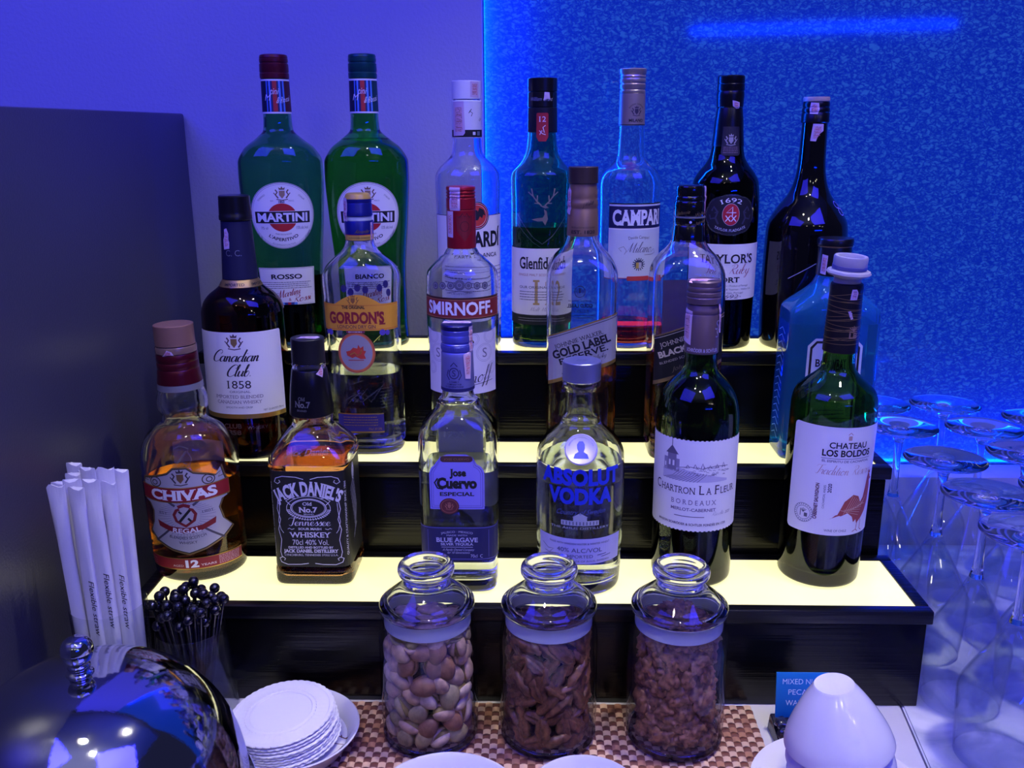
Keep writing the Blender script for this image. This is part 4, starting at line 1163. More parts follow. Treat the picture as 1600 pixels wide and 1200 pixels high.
for sg in (-1, 1):
    a.ring(sg * 24, 101, 6, 5, 1.0, (70, 60, 50), 3); a.ring(sg * 24.6, 100.6, 3, 2.6, .9, (70, 60, 50), 3)
    a.line([(sg * 30, 103), (sg * 36, 106), (sg * 33, 101), (sg * 39, 102)], 1.0, (110, 90, 60), 3)
    a.line([(sg * 8, 78), (sg * 16, 84)], 2.2, (74, 70, 84), 3); a.line([(sg * 12, 58), (sg * 22, 50), (sg * 33, 42)], 2.0, (74, 70, 84), 3)
crest(a, 0, 104.5, 1.9, (60, 52, 60), 3, (110, 80, 50))
a.poly([(-43, 98), (-20, 96), (0, 95.4), (20, 96), (43, 98), (43, 83), (20, 81.6), (0, 81), (-20, 81.6), (-43, 83)], GOLD, 4)
a.poly([(-42.4, 97), (-20, 95.2), (0, 94.6), (20, 95.2), (42.4, 97), (42.4, 84), (20, 82.4), (0, 81.8), (-20, 82.4), (-42.4, 84)], (142, 22, 34), 5)
a.text('CHIVAS', 0, 83.8, 8.8, WHITEP, w=62, serif=True, bold=.045, L=7, arc=-260)
P = [(0, 57), (-9, 63), (-11, 70), (-8, 75), (-5, 76), (-6, 78.5), (0, 80.5), (6, 78.5), (5, 76), (8, 75), (11, 70), (9, 63)]
a.poly(P, (124, 22, 34), 5); a.poly([(u * .74, 68 + (v - 68) * .74) for u, v in P], mat('shield_silver', (190, 188, 196), .4, .3), 6)
a.line([(-5, 63), (5, 74)], 2.4, INK, 7); a.line([(-5, 73), (-2.6, 70.6)], 2.0, INK, 7); a.line([(2.6, 66), (5, 63)], 2.0, INK, 7)
a.text('1801', 20, 70, 2.4, (84, 80, 100), w=9, rot=5, L=4); a.text('EST', -20, 70, 2.4, (84, 80, 100), w=8, rot=-5, L=4)
P = [(-26, 58), (-13, 53), (0, 51), (13, 53), (26, 58), (27, 64), (14, 58.5), (0, 56.6), (-14, 58.5), (-27, 64)]
a.poly(P, (124, 20, 32), 5)
a.text('REGAL', 0, 51.6, 4.2, WHITEP, w=26, arc=-60, bold=.03, L=7)
a.text('BLENDED SCOTCH', 0, 45.4, 2.6, (50, 46, 70), w=34, arc=-70, L=4); a.text('WHISKY', 0, 40.6, 2.6, (50, 46, 70), w=17, arc=-70, L=4)
s6 = wrap(out, 70)
a.build('front_label', s6, root)
a = Art()
a.rect(-47, 50, 15, 26.5, GOLD, 0); a.rect(-47, 50, 15.8, 25.8, (140, 26, 38), 1)
a.text('12', 1, 17.4, 6.6, WHITEP, w=12, bold=.05, L=3); a.text('AGED', -12, 18, 2.0, (226, 190, 190), w=10, L=3); a.text('YEARS', 15.5, 18, 2.0, (226, 190, 190), w=14, L=3, bold=.02)
a.lines(25, 48, 16.6, 25.4, 6, (220, 170, 176), .6, 5); a.lines(-46, -36, 17, 24, 3, (200, 120, 130), .7, 5)
a.build('lower_label', wrap(out, 20), root)
a = Art()
P = [(0, 112), (-7, 117), (-9, 123), (-6.5, 128), (-7.5, 131), (0, 134), (7.5, 131), (6.5, 128), (9, 123), (7, 117), (0, 112)]
a.line(P, .8, EMB); a.line([(-4, 118), (5, 129)], 2.0, EMB); a.line([(2, 119), (5, 117.5)], 1.4, EMB)
a.build('embossed_emblem', wrap(out, 124, 4), root, off=.1, vstep=1.5)

back_label(root, out, -27, 25, 42, 116, mat('mauve_paper', (196, 170, 190), .6), 90, 9)
# square bourbon style bottle with black label
rows = [(0, 31.5, 31, 7), (1.8, 35.6, 34.6, 7), (6, 36.6, 35.6, 7), (16, 36.4, 35.4, 7), (18.6, 35.6, 34.6, 7), (60, 35.4, 34.4, 7), (112.5, 35.4, 34.4, 7), (114.5, 36.8, 35.6, 7), (121, 36.6, 35.4, 6), (126, 34.6, 33.6, 5), (134, 29.2, 28.8, 4), (141, 23.4, 23.4, 3), (146.5, 18.8, 18.8, 2), (149, 18.1, 18.1, 2), (156, 19.0, 19.0, 2), (183, 17.0, 17.0, 2), (198, 15.2, 15.2, 2), (201, 14.6, 14.6, 2), (202.6, 15.2, 15.2, 2), (204, 14.6, 14.6, 2), (205, 12.6, 12.6, 2), (220, 12.2, 12.2, 2)]
cap = band(204.2, 226.4, 14.8)
root, out = bottle('whiskey_bottle', 'square whiskey bottle with black label and black cap, second from left in the front row', (-.2036, .8040, T1), 0, rows, CLEAR, 2.8, 8, (117, L_BOURBON), seg=112,
                   caps=[('cap', cap, mat('matt_black_cap', (16, 16, 22), .4))])
sl = [(156.3, 19.4), (156.8, 19.8), (170, 18.9), (183, 17.7), (197.6, 15.7), (198.3, 15.2)]
lathe('neck_sleeve', [(r * .001, z * .001) for z, r in sl], mat('black_foil', (14, 13, 20), .28, .2), root, 48)
a = Art()
a.text('Old', -1, 172.5, 3.2, SILV, w=6.5, serif=True); a.text('No.7', -.5, 166.4, 5.2, SILV, w=15, serif=True, bold=.03); a.text('BRAND', -1, 162.6, 1.8, SILV, w=9)
a.build('sleeve_print', wrap(rnd(sl), 168, -10), root, off=.15)
o = thing_stamp = Art()
o.poly([(-9, -4), (-6, 1), (-7, 4), (8, 6), (12, 1), (9, -5), (0, -3)], mat('stamp_paper', (205, 180, 205), .7), 0); o.poly([(-5, -1), (7, 2), (7, 4), (-4, 2)], mat('stamp_tint', (196, 150, 165), .7), 1); o.poly([(0, 0), (3, -1), (6, 1)], GREYINK, 2)
o.build('tax_stamp', lambda u, v, f: (u, v - 2, 226.4 + f), root, step=None)
stamp(root, [(z, x + .3) for z, x, y, n in out if z > 150], [(-4, 196), (0, 199), (3, 203.5), (4, 198), (2, 192), (-1, 194)], 22, az=48, off=.6, m=(215, 210, 240))
W = mat('label_white', (218, 216, 226), .55)
a = Art()
a.rect(-97, 97, 19.2, 112.2, PAPER, -2); a.rect(-97, 97, 19.2, 112.2, mat('black_label', (16, 16, 20), .5), 0)
a.text("JACK DANIEL'S", 0, 89.5, 10.0, W, w=58, serif=True, bold=.045, arc=62, wave=lambda t: 1.0 + .22 * (1 - t * t))
a.ring(0, 77, 20, 11.4, .5, W, 1, 48); a.ring(0, 77, 16.4, 9.2, .9, W, 1, 48); a.ring(0, 77, 14.9, 8, .4, W, 1, 48)
for k in range(22):
    t = R(190 + 160 * k / 21)
    a.line([(17 * math.cos(t), 77 + 9.8 * math.sin(t)), (20.4 * math.cos(t), 77 + 12 * math.sin(t))], .8, W)
for sg in (-1, 1):
    a.line([(sg * 16, 80), (sg * 20, 84), (sg * 15, 87), (sg * 11, 86)], .8, W)
a.text('Old', -1, 79.6, 3.0, W, w=8.5, serif=True, bold=.02); a.text('No.7', -.5, 73.0, 4.8, W, w=17, serif=True, bold=.035); a.text('BRAND', 0, 70.2, 1.6, W, w=9)
a.script('Tennessee', 0, 60.0, 7.4, W, w=38, pen=.3, slant=.12)
a.text('SOUR MASH', 0, 55.8, 2.0, W, w=21, bold=.03)
for sg in (-1, 1): a.line([(sg * 14, 57), (sg * 16.5, 56.2), (sg * 18.5, 57.4), (sg * 20, 56.6)], .6, W)
a.text('WHISKEY', 0, 48.6, 4.8, W, w=38, serif=True, bold=.02)
a.text('70cl 40% Vol.', 0, 41.2, 5.0, W, w=33)
a.text('DISTILLED AND BOTTLED BY', 0, 37.6, 2.0, W, w=41, bold=.03); a.text('JACK DANIEL DISTILLERY', 0, 33.6, 2.9, W, w=50, serif=True, bold=.04); a.text('LYNCHBURG, TENNESSEE 37352 U.S.A.', 0, 30.2, 1.9, W, w=49, serif=True)
for sg in (-1, 1):
    a.line([(sg * 3, 104.5), (sg * 10, 106.6), (sg * 22, 107.4), (sg * 28, 105.4), (sg * 29.4, 101.8), (sg * 26.4, 100.2), (sg * 24, 102), (sg * 25, 103.8)], .7, W)
    a.line([(sg * 3, 22.8), (sg * 10, 21.8), (sg * 22, 21.6), (sg * 28, 23.8), (sg * 29.4, 27.4), (sg * 26.4, 29), (sg * 24, 27.4), (sg * 25, 25.6)], .7, W)
    a.line([(sg * 27, 86), (sg * 28.6, 76), (sg * 26, 66), (sg * 28.6, 56), (sg * 26.4, 46), (sg * 28.2, 34), (sg * 27, 29)], .6, W)
    a.line([(sg * 26, 82), (sg * 26.4, 74), (sg * 28, 64), (sg * 26.2, 56), (sg * 24, 52.6)], .5, W)
a.text('QUALITY & CRAFTSMANSHIP SINCE 1866', 34.6, 66, 1.9, W, w=72, rot=90); a.text('LYNCHBURG TENNESSEE SINCE 1866', -33.4, 66, 1.7, W, w=70, rot=90)
a.ell(58, 103, 5, 8, W, 1, 28); a.text('J', 58, 99, 7, INK, serif=True, L=3); a.ring(58, 103, 4.2, 7, .5, INK, 2, 28)
for k in range(11): a.line([(44 + 1.6 * k, 88 - 4.6 * k), (60 + .9 * k, 98 - 3.4 * k)] if k < 10 else [(50, 40), (64, 50)], .7, W)
a.build('front_label', wrap(out, 66), root)
e = Art()
e.text('Jack Daniel', 1, 126.5, 5.4, EMB, w=40, slant=.45, bold=.02, rot=2)
e.build('embossed_signature', wrap(out, 124), root, off=.1, vstep=1.5)

# silver tequila
rows = [(0, 28, 23, 5), (1.8, 32.6, 27.6, 5), (6, 34.2, 29.6, 5), (53, 34.4, 30, 5), (92, 35.0, 30, 5), (121, 35.1, 30, 5), (140, 35.0, 30, 4.6), (150, 33.6, 29.4, 4), (158, 29, 27, 3.2), (164, 23.6, 23.2, 2.4), (169, 19.6, 19.6, 2), (172, 18.9, 18.9, 2), (174.5, 19.2, 19.2, 2), (177, 15.6, 15.6, 2), (182, 13.8, 13.8, 2), (215, 12.8, 12.8, 2), (236, 12.4, 12.4, 2)]
BM = mat('blue_steel_cap', (92, 96, 190), .3, .55)
cap = [(219.9, 13.2), (220.4, 13.9), (226, 13.9), (226.8, 13.3), (228, 13.3), (228.6, 13.8), (233, 13.8), (234, 13.3), (234.8, 13.7), (238, 13.7), (238.6, 13.2)]
root, out = bottle('tequila_bottle', 'clear tequila bottle with arched violet label and silver blue cap', (-.0682, .7850, T1), 0, rows, CLEAR, 2.8, 12, (116, L_WATER), seg=96,
                   caps=[('cap', cap, BM), ('cap_top', [(238.4, 13.2), (238.8, 13.8), (242.2, 13.9), (243.4, 13.0)], mat('navy_cap', (26, 26, 84), .3, .4))])
lathe('cap_knurl', [(r * .001, z * .001) for z, r in band(221.4, 225.2, 14.1)], BM, root, 240, 35, lambda z, t: 1 + .008 * math.cos(60 * t))
sl = [(184.8, 14.2), (185.3, 14.7), (215, 14.0), (218.8, 13.9), (219.6, 13.2)]
lathe('neck_sleeve', [(r * .001, z * .001) for z, r in sl], mat('grey_blue_sleeve', (120, 122, 182), .38, .45), root, 48)
a = Art()
a.rect(-50, 50, 185.4, 188.2, (26, 26, 90), 0)
NB = (40, 40, 92)
a.ring(0, 202, 4.6, 5, .8, NB, 1); a.text('S', 0, 199.4, 5.4, NB, serif=True, L=1); a.line([(-3, 208), (0, 211.5), (3, 208)], .9, NB, 1); a.line([(-5, 205), (-6.4, 200), (-4, 196)], .8, NB, 1); a.line([(5, 205), (6.4, 200), (4, 196)], .8, NB, 1)
a.text('A FAMILY', 0, 193.6, 1.5, NB, w=9, L=1, bold=.02); a.text('COMPANY FOR', 0, 191.4, 1.5, NB, w=13, L=1, bold=.02); a.text('10 GENERATIONS', 0, 189.2, 1.5, NB, w=16, L=1, bold=.02)
a.build('sleeve_print', wrap(rnd(sl), 200, -8), root, off=.15)
stamp(root, sl, [(-2.6, 197), (2.6, 196), (4.6, 219), (2, 220), (-4, 218.6)], 23, az=42, off=.6, m=(196, 175, 225), red=(200, 90, 120))
stamp(root, [(z, r + .3) for z, r in cap] + [(242, 14.1)], [(-3, 219), (2.4, 219), (3.2, 242), (-3, 242)], 24, az=64, off=.4, m=(196, 175, 225))
o = Art(); o.poly([(-12, -3.6), (12, -5), (12.4, 4.4), (-11.6, 5.6)], mat('stamp_paper', (205, 180, 205), .7), 0); o.poly([(2, 0), (5, -1.6), (8, 0), (5, 1.6)], (150, 90, 150), 1); o.line([(-9, 2), (-3, 2.4)], .9, (120, 80, 140), 1); o.line([(-4, -2.6), (6, -3)], .7, (120, 80, 140), 1)
o.build('tax_stamp', lambda u, v, f: (u, v + 2, 243.5 + f), root, step=None)
VIO = mat('violet_label', (138, 130, 222), .5)
a = Art()
def arch(d):
    P = [(-24 + d, 83 + d), (24 - d, 83 + d), (24 - d, 115)]
    P += [(24 - d - (8.5 - .3 * d) * (1 - math.cos(R(t))), 115 + (10 - d * .7) * math.sin(R(t))) for t in range(15, 91, 15)]
    P += [(14, 131.5 - d), (8, 134 - d), (-8, 134 - d), (-14, 131.5 - d)]
    P += [(-(24 - d - (8.5 - .3 * d) * (1 - math.cos(R(t)))), 115 + (10 - d * .7) * math.sin(R(t))) for t in range(90, 14, -15)]
    return P + [(-24 + d, 115)]
a.poly(arch(0), VIO, 0); a.poly(arch(1.4), (60, 50, 130), 1); a.poly(arch(1.8), VIO, 2); a.poly(arch(3.2), (84, 74, 150), 3); a.poly(arch(3.5), VIO, 4)
a.rrect(-14, 14, 127, 132.6, 2.6, (74, 42, 40), 5)
a.text('JOSE CUERVO', 0, 128.6, 2, (140, 100, 70), w=22, L=6)
a.text('Jose', 1, 114.2, 6.2, INK, w=14.5, serif=True, bold=.05, L=6); a.text('Cuervo', 0, 103.2, 8.8, INK, w=35, serif=True, bold=.06, L=6)
a.line([(-16.6, 112), (-19.4, 108), (-17, 103), (-12, 102)], 1.4, INK, 6)
a.text('ESPECIAL', 0, 95.8, 3.3, INK, w=30, bold=.03, serif=True, L=6)
a.ell(-7, 86, 8.6, 7.6, (92, 34, 40), 7, 32); a.ring(-7, 86, 7.4, 6.4, .5, (150, 90, 80), 8, 32); crest(a, -7, 86, .9, (160, 100, 84), 8)
a.build('front_label', wrap(out, 100), root, step=3)
a = Art()
a.rect(-46, 46, 33.5, 66.3, (30, 30, 84), 0)
BW = (196, 194, 226)
for v in (65, 35): a.rect(-46, 46, v, v + .5, (110, 106, 190), 1)
for u in (-27, 27): a.rect(u, u + .5, 37, 63, (84, 80, 150), 1)
a.text('JALISCO · MEXICO', -1, 60.6, 1.9, BW, w=28, arc=70); a.text('MADE WITH', -1, 57.4, 1.5, BW, w=18)
a.text('BLUE AGAVE', -1, 51.8, 4.0, BW, w=37, serif=True, bold=.02); a.text('SILVER TEQUILA', -1, 48.6, 2.2, BW, w=29, serif=True, bold=.02); a.rect(-15, 13, 46.6, 47, BW, 2)
a.text('A Family Owned Company', 0, 43.4, 2.0, BW, w=28, slant=.4); a.text('for 10 Generations', 0, 40.6, 2.0, BW, w=20, slant=.4)
a.text('38% vol', -22, 36.8, 2.8, BW, w=9); a.text('70cl', 14, 36.8, 3.0, BW, w=6); a.ring(21, 38.2, 1.6, 1.6, .4, BW, 2, 16, 60, 300)
a.build('lower_label', wrap(out, 50), root, step=3)
back_label(root, out, -22, 22, 68, 150, mat('pale_back', (206, 204, 214), .6), 110)
e = Art()
e.text('1795', -2, 149.5, 4.6, EMB, w=18, bold=.03)
e.build('embossed_year', wrap(out, 150), root, off=.1, vstep=1.5)
e = Art()
for k in range(9): e.line([(-8 + (k % 3), 40 + 9 * k), (-4, 44 + 9 * k), (2, 42 + 9 * k), (7, 47 + 9 * k)], .9, EMB)
e.build('embossed_side', wrap(out, 90, 90), root, off=.05, step=3)

# vodka with big blue print
rows = rnd([(0, 31), (1.8, 35.6), (5, 37.2), (33, 38.4), (88, 39.6), (107, 39.6), (120, 39.3), (128, 38.6), (135, 36), (142, 31), (148, 24.6), (153, 19.4), (156, 17.4), (158, 17.8), (160, 16.4), (164, 14.6), (168, 14.3), (184, 14.2), (186, 14.9), (188, 16.4), (190.5, 16.7), (192.6, 16.2), (193, 13), (206, 13)])
cap = band(193.3, 210.4, 16.8, None, .7)
root, out = bottle('vodka_bottle', 'clear vodka bottle with big blue lettering and a wide silver cap', (.0404, .7855, T1), R(-2), [(z, x, x * .955 if z < 140 else x, n) for z, x, y, n in rows], CLEAR, 2.8, 11, (122, L_WATER),
                   caps=[('cap', cap, mat('satin_cap', (150, 152, 196), .3, .75))])
a = Art()
a.line([(-4, 2.6), (-1, 1.4), (3, 1.6), (5, .2)], 1, EMB, 0); a.line([(-5, -3), (4, -2.6)], 1.4, EMB, 0)
a.build('cap_stamp', lambda u, v, f: (u, v, 210.45 + f), root, step=None)
BL = mat('cobalt_print', (24, 50, 200), .4)
a = Art()
a.text('ABSOLUT', 0, 109.0, 13.2, BL, w=75, bold=.05)
a.text('VODKA', 0, 91.6, 13.4, BL, w=59, bold=.05)
a.text('Country of Sweden', 0, 81.5, 4.6, (70, 84, 150), w=44, slant=.5, rot=2)
g = (168, 172, 186)
a.rect(-17, 17, 71, 75.6, g, 1); a.rect(-6, 6, 75.4, 79, g, 1); a.poly([(-7, 79), (7, 79), (0, 83)], g, 1)
for k in range(-5, 6): a.rect(k * 3 - .5, k * 3 + .5, 71.6, 74.8, (90, 94, 110), 2)
a.text('THE ÅHUS DISTILLERY', 0, 67.6, 2.0, g, w=54)
a.build('front_print', wrap(out, 100), root)
a = Art()
a.rect(-42, 42, 34, 58.4, mat('lilac_label', (176, 174, 226), .55), 0)
DN = (60, 58, 110)
a.text('MADE WITH SWEDISH WATER & WINTER WHEAT', 0, 52.6, 1.8, DN, w=56)
a.text('40% ALC/VOL', 0, 45.2, 4.0, DN, w=41); a.text('IMPORTED', 0, 39.8, 3.0, DN, w=24); a.text('IN THE VILLAGE OF ÅHUS, SWEDEN', 3, 36.0, 1.5, DN, w=50)
a.line([(-37, 49), (-30, 45), (-24, 46), (-28, 42)], .5, DN); a.line([(-34, 42), (-18, 40)], .5, DN); a.line([(16, 42), (25, 42.6)], .5, DN); a.line([(20, 40), (30, 41)], .5, DN)
a.build('lower_label', wrap(out, 46), root)
e = Art()
e.text('COUNTRY OF SWEDEN', 14, 19, 5, EMB, w=84, bold=.02)
e.build('embossed_name', wrap(out, 22), root, off=.1)
me = bpy.data.meshes.new('medallion')
md = lathe('medallion', [(0, -.0012), (.0136, -.0012), (.0143, -.0004), (.0143, .0008), (.0134, .0014), (.0128, .0010), (0, .0010)], mat('medallion_silver', (196, 192, 214), .35, .35), root, 40, loc=(0, -.0328, .1395), rot=(R(52), 0, 0))
a = Art()
a.poly([(-6.6, -8.4), (6.6, -8.4), (5.4, -4.6), (2.2, -2.4), (3.2, .6), (3.2, 4.4), (1.6, 7.2), (-1.8, 7.2), (-3.6, 4.2), (-3.4, .6), (-2.2, -2.4), (-5.2, -4.4)], BL, 0)
a.text('IMPORTED SWEDISH VODKA', 0, 10.2, 1.3, (110, 110, 150), arc=10.2, L=0, w=26)
o = a.build('portrait', lambda u, v, f: (u, v, 1.1 + f), md, step=None)

# Bordeaux wine, screw cap
rows = rnd([(0, 31), (1.8, 35), (5, 36.6), (56, 36.8), (142, 37.0), (158, 36.6), (165, 35.6), (174, 33.4), (183, 28.6), (190, 22.6), (195, 17.6), (200, 15.0), (207, 14.4), (230, 14.0), (270, 13.4)])
MB = mat('mauve_brown_foil', (104, 84, 92), .4, .4)
cap = [(257.8, 14.0), (258.2, 14.9), (263, 15.0), (264, 14.3), (265, 15.0), (267.6, 14.9), (268.4, 14.2), (269.4, 14.8), (272, 14.8), (273, 14.2), (274, 14.7), (277, 14.5), (278, 13.6)]
root, out = bottle('wine_bottle', 'green wine bottle with mauve screw cap and white label showing a turreted house', (.1466, .8045, T1), R(-10), [(z, x, x * (.985 if z < 160 else 1), n) for z, x, y, n in rows], GREENW, 2.8, 12, (128, L_WINE), caps=[('cap', cap, MB)])
sl = [(214, 14.4), (214.5, 15.0), (248, 14.8), (249, 14.2), (250, 14.7), (253, 14.7), (254, 14.0), (256.8, 13.8), (257.5, 13.4)]
lathe('neck_sleeve', [(r * .001, z * .001) for z, r in sl], MB, root, 48)
a = Art()
a.text('SCHRÖDER & SCHŸLER', -1, 216.4, 3.0, (186, 176, 200), w=30, bold=.02); a.text('S', 12, 236, 8, (160, 150, 176), serif=True, slant=.3); a.text('S', 13, 229, 7, (160, 150, 176), serif=True, slant=.3)
a.build('sleeve_print', wrap(rnd(sl), 230, 8), root, off=.15)
stamp(root, sl, [(-5, 225), (4.5, 222), (5, 252), (-4.5, 254), (-6, 240)], 31, az=-54, off=.8, m=(206, 180, 210), red=(70, 60, 90))
stamp(root, sl, [(-2, 233), (3, 232), (3.4, 260), (-2.4, 258)], 32, az=72, off=1.0, m=(206, 200, 230))
o = Art(); o.poly([(-11, -6), (2, -9), (5, -3), (14, -1), (4, 4), (-9, 6)], mat('stamp_pink', (226, 180, 196), .7), 0); o.poly([(-6, -4), (0, -6), (1, 1), (-6, 3)], (214, 120, 140), 1)
o.build('tax_stamp', lambda u, v, f: (u - 2, v - 4, 278.2 + f + max(0, -(v + 4)) * -.8 + max(0, u) * .08), root, step=2)
a = Art()
a.rect(-56, 56, 57.4, 142, PAPER, 0)
for k in range(28):
    a.rect(-56 + 4 * k, -54 + 4 * k, 141.6, 142.6, PAPER, 0); a.rect(-56 + 4 * k, -54 + 4 * k, 56.8, 57.8, PAPER, 0)
sk = (112, 106, 124)
a.rect(-30, -14, 112, 124, (150, 144, 164), 1); a.rect(-26, -17, 113, 129, (128, 122, 144), 2); a.poly([(-28, 128), (-15, 128), (-21.5, 136)], (96, 90, 110), 3); a.line([(-21.5, 135), (-21.5, 142)], .7, sk, 3)
a.rect(-24.6, -22.8, 117, 122, PAPER, 4); a.rect(-20.6, -18.8, 117, 122, PAPER, 4); a.rect(-29, -27.6, 115, 119, PAPER, 4)
a.poly([(-31, 104), (31, 104), (31, 106), (12, 111), (-14, 116), (-31, 113)], (196, 192, 208), 1)
rr = random.Random(3)
for k in range(11): a.line([(-30 + 3.2 * k, 104), (-20 + 3.0 * k, 108 + .3 * k), (-14 + 2.4 * k, 114 - .2 * k)], .45, sk, 2)
a.line([(-14, 116.5), (-4, 118), (6, 116.6), (18, 119), (31, 118)], .6, sk, 2)
for k in range(60):
    u = -12 + 43 * rr.random(); v = 110 + 8 * rr.random()
    a.line([(u, v), (u + 1.4, v + .5), (u + 2.4, v - .2)], .35, sk, 2)
for k in range(6): a.line([(-8 + 6.5 * k, 117), (-6.6 + 6.5 * k, 119.6 + (k % 3)), (-4.8 + 6.5 * k, 117)], .8, (120, 112, 134), 2)
a.text('C', -36, 92.5, 8.4, (60, 48, 66), w=5.4, serif=True); a.text('HARTRON', -15.5, 92.5, 6.2, (60, 48, 66), w=33, serif=True)
a.text('L', 6.5, 92.5, 8.4, (60, 48, 66), w=5, serif=True); a.text('A', 13, 92.5, 6.2, (60, 48, 66), w=5, serif=True); a.text('F', 20.5, 92.5, 8.4, (60, 48, 66), w=4.6, serif=True); a.text('LEUR', 33, 92.5, 6.2, (60, 48, 66), w=18, serif=True)
a.text('B O R D E A U X', 0, 82.4, 4.4, (112, 100, 130), w=41, serif=True); a.text('MERLOT-CABERNET', 0, 76.2, 2.8, (112, 100, 130), w=41, bold=.02)
a.script('Récolte', 23, 72, 3.6, (132, 120, 140), w=13, pen=.16); a.text('2020', 34, 72, 2.6, (132, 120, 140), w=6, slant=.4); a.rect(-17, 10, 70.6, 71.2, (70, 56, 90), 2)
a.text('MAISON SCHRÖDER & SCHŸLER FONDÉE EN 1739', -1, 62.4, 2.1, (80, 70, 96), w=66, bold=.02)
a.build('front_label', wrap(out, 100), root)

# Chilean wine with pourer stopper
rows = rnd([(0, 31), (1.8, 35), (5, 36.4), (57, 37.2), (150, 37.6), (166, 37.4), (173, 36.4), (180, 33.6), (187, 27), (193, 20), (199, 15), (204, 14.2), (230, 13.8), (267, 13.0), (273, 12.6)])
root, out = bottle('wine_bottle', 'green wine bottle with grey pourer stopper and a rooster on its label', (.2655, .8042, T1 + .0006), 0, [(z, x, x * (.975 if z < 160 else 1), n) for z, x, y, n in rows], GREENW, 2.8, 12, (132, L_WINE), lean=R(.8))
sl = [(214.4, 14.6), (215, 15.1), (262, 13.9), (268, 13.7), (270.6, 14.0), (274, 13.6), (275, 12.4)]
lathe('neck_sleeve', [(r * .001, z * .001) for z, r in sl], mat('charcoal_foil', (26, 24, 30), .35, .3), root, 48)
a = Art()
rr = random.Random(5)
for k in range(13):
    v = 222 + 3.6 * k
    a.line([(-40, v), (-20, v + rr.uniform(-2.5, 2.5)), (0, v + rr.uniform(-2, 2)), (20, v + rr.uniform(-2.5, 2.5)), (40, v)], .5, DULLGOLD, 1)
for k in range(5):
    a.line([(-20, 224 + 9 * k), (20, 232 + 7 * k)], .4, DULLGOLD, 1)
a.text('LB', 5.5, 228.4, 4.8, (150, 120, 100), w=8, bold=.03, L=2); a.rect(1.4, 9.6, 234, 234.8, (150, 120, 100), 2)
for k in range(-2, 3): a.line([(5.5, 235), (5.5 + 2 * k, 239.4 - abs(k) * .8)], .7, (150, 120, 100), 2)
a.build('sleeve_print', wrap(rnd(sl), 240), root, off=.15)
stamp(root, sl, [(-3, 262), (3, 262), (4, 268), (2, 271), (-2, 271)], 33, az=10, off=.4, m=(130, 126, 190), red=(90, 90, 150))
stamp(root, sl, [(-2.4, 252), (0, 252.4), (2.6, 245.6), (.6, 245)], 34, az=4, off=.4, m=(225, 220, 245), red=(225, 220, 245))
GP = mat('grey_rubber', (158, 154, 168), .5)
stp = lathe('pourer_stopper', [(r, z - .276) for r, z in [(.0006, .272), (.0112, .272), (.0116, .2795), (.0135, .2808), (.0176, .2822), (.0186, .2838), (.0178, .2856), (.0140, .2866), (.0139, .2872), (.0142, .2895), (.0143, .2970), (.0137, .2983), (.0118, .2986), (.0106, .2976), (.0103, .2835), (.0006, .2830)]], GP, root, 56, 50, loc=(0, 0, .276), rot=(R(4), R(2), 0))
ring_lathe('stopper_band', [(.0136, .0112), (.0145, .0114), (.0146, .0142), (.0138, .0145)], mat('slate_rubber', (92, 92, 150), .5), stp, 56)
a = Art()
a.rrect(-46, 46, 53.6, 154.7, 4, PAPER, 0)
u0 = 5
a.text('CHATEAU', u0, 135.6, 5.2, INK, w=34, bold=.02); a.text('LOS BOLDOS', u0, 128.2, 5.6, INK, w=45, bold=.03)
a.rect(u0 - 23, u0 + 23, 125.8, 126.2, GREYINK, 2); a.text('EL ESPIRITU DE CACHAPOAL', u0, 122.6, 2.0, (130, 120, 140), w=44, bold=.02)
a.rrect(u0 - 1.6, u0 + 1.6, 143, 147, .6, (196, 160, 140), 1); a.line([(u0 - 2, 148), (u0, 150), (u0 + 2, 148)], .7, (196, 160, 140), 2)
a.script('Tradition Réserve', u0, 111, 8.4, (200, 164, 150), w=54, pen=.15, slant=.3)
a.text('CABERNET SAUVIGNON', -17, 85, 3.0, (90, 36, 50), w=34, rot=90, bold=.03); a.text('CACHAPOAL ANDES', -11.4, 90, 1.8, GREYINK, w=22, rot=90); a.text('2020', -6.6, 98.5, 3.0, (70, 60, 80), w=8.5, rot=90, bold=.02)
RO = (170, 78, 66)
a.poly([(-8, 68.5), (0, 72), (6, 86), (14, 92), (20, 90), (23, 84), (26, 88), (28, 97), (29.4, 106), (31, 110.5), (34, 108), (36, 104), (34.4, 102), (36, 96), (35, 84), (31, 74), (26, 68), (21, 64), (19.6, 68), (17, 65.5), (15, 71), (10, 75), (4, 72.4), (-1, 73.2), (-4, 70.4)], RO, 1)
a.poly([(30.4, 110), (31, 113), (32.4, 111.4), (34, 113), (34.6, 109)], RO, 1); a.poly([(35.6, 105), (39, 103.6), (35.8, 102.6)], RO, 1)
a.line([(22, 66), (21, 58), (17, 56.4)], .7, RO, 1); a.line([(26, 67), (26, 58), (29, 56)], .7, RO, 1); a.line([(21, 58), (23.4, 56)], .6, RO, 1)
for k in range(9): a.line([(6 + 2.4 * k, 74 + k), (14 + 2 * k, 91 - 1.2 * k)], .35, (226, 190, 160), 2); a.line([(3 + 3 * k, 78 + .3 * k), (22 + 1.2 * k, 72 + 2.4 * k)], .35, (226, 190, 160), 2) if k < 8 else None
a.ring(-29, 71.5, 9, 9, .4, GREYINK, 1); a.ring(-29, 71.5, 6.6, 6.6, .4, GREYINK, 1); a.line([(-31.6, 68), (-31.6, 74)], .7, GREYINK, 2); a.rect(-28, -25, 68, 71.6, GREYINK, 2)
for k in range(-2, 3): a.line([(-29, 72), (-29 + 1.4 * k, 76 - abs(k) * .6)], .5, GREYINK, 2)
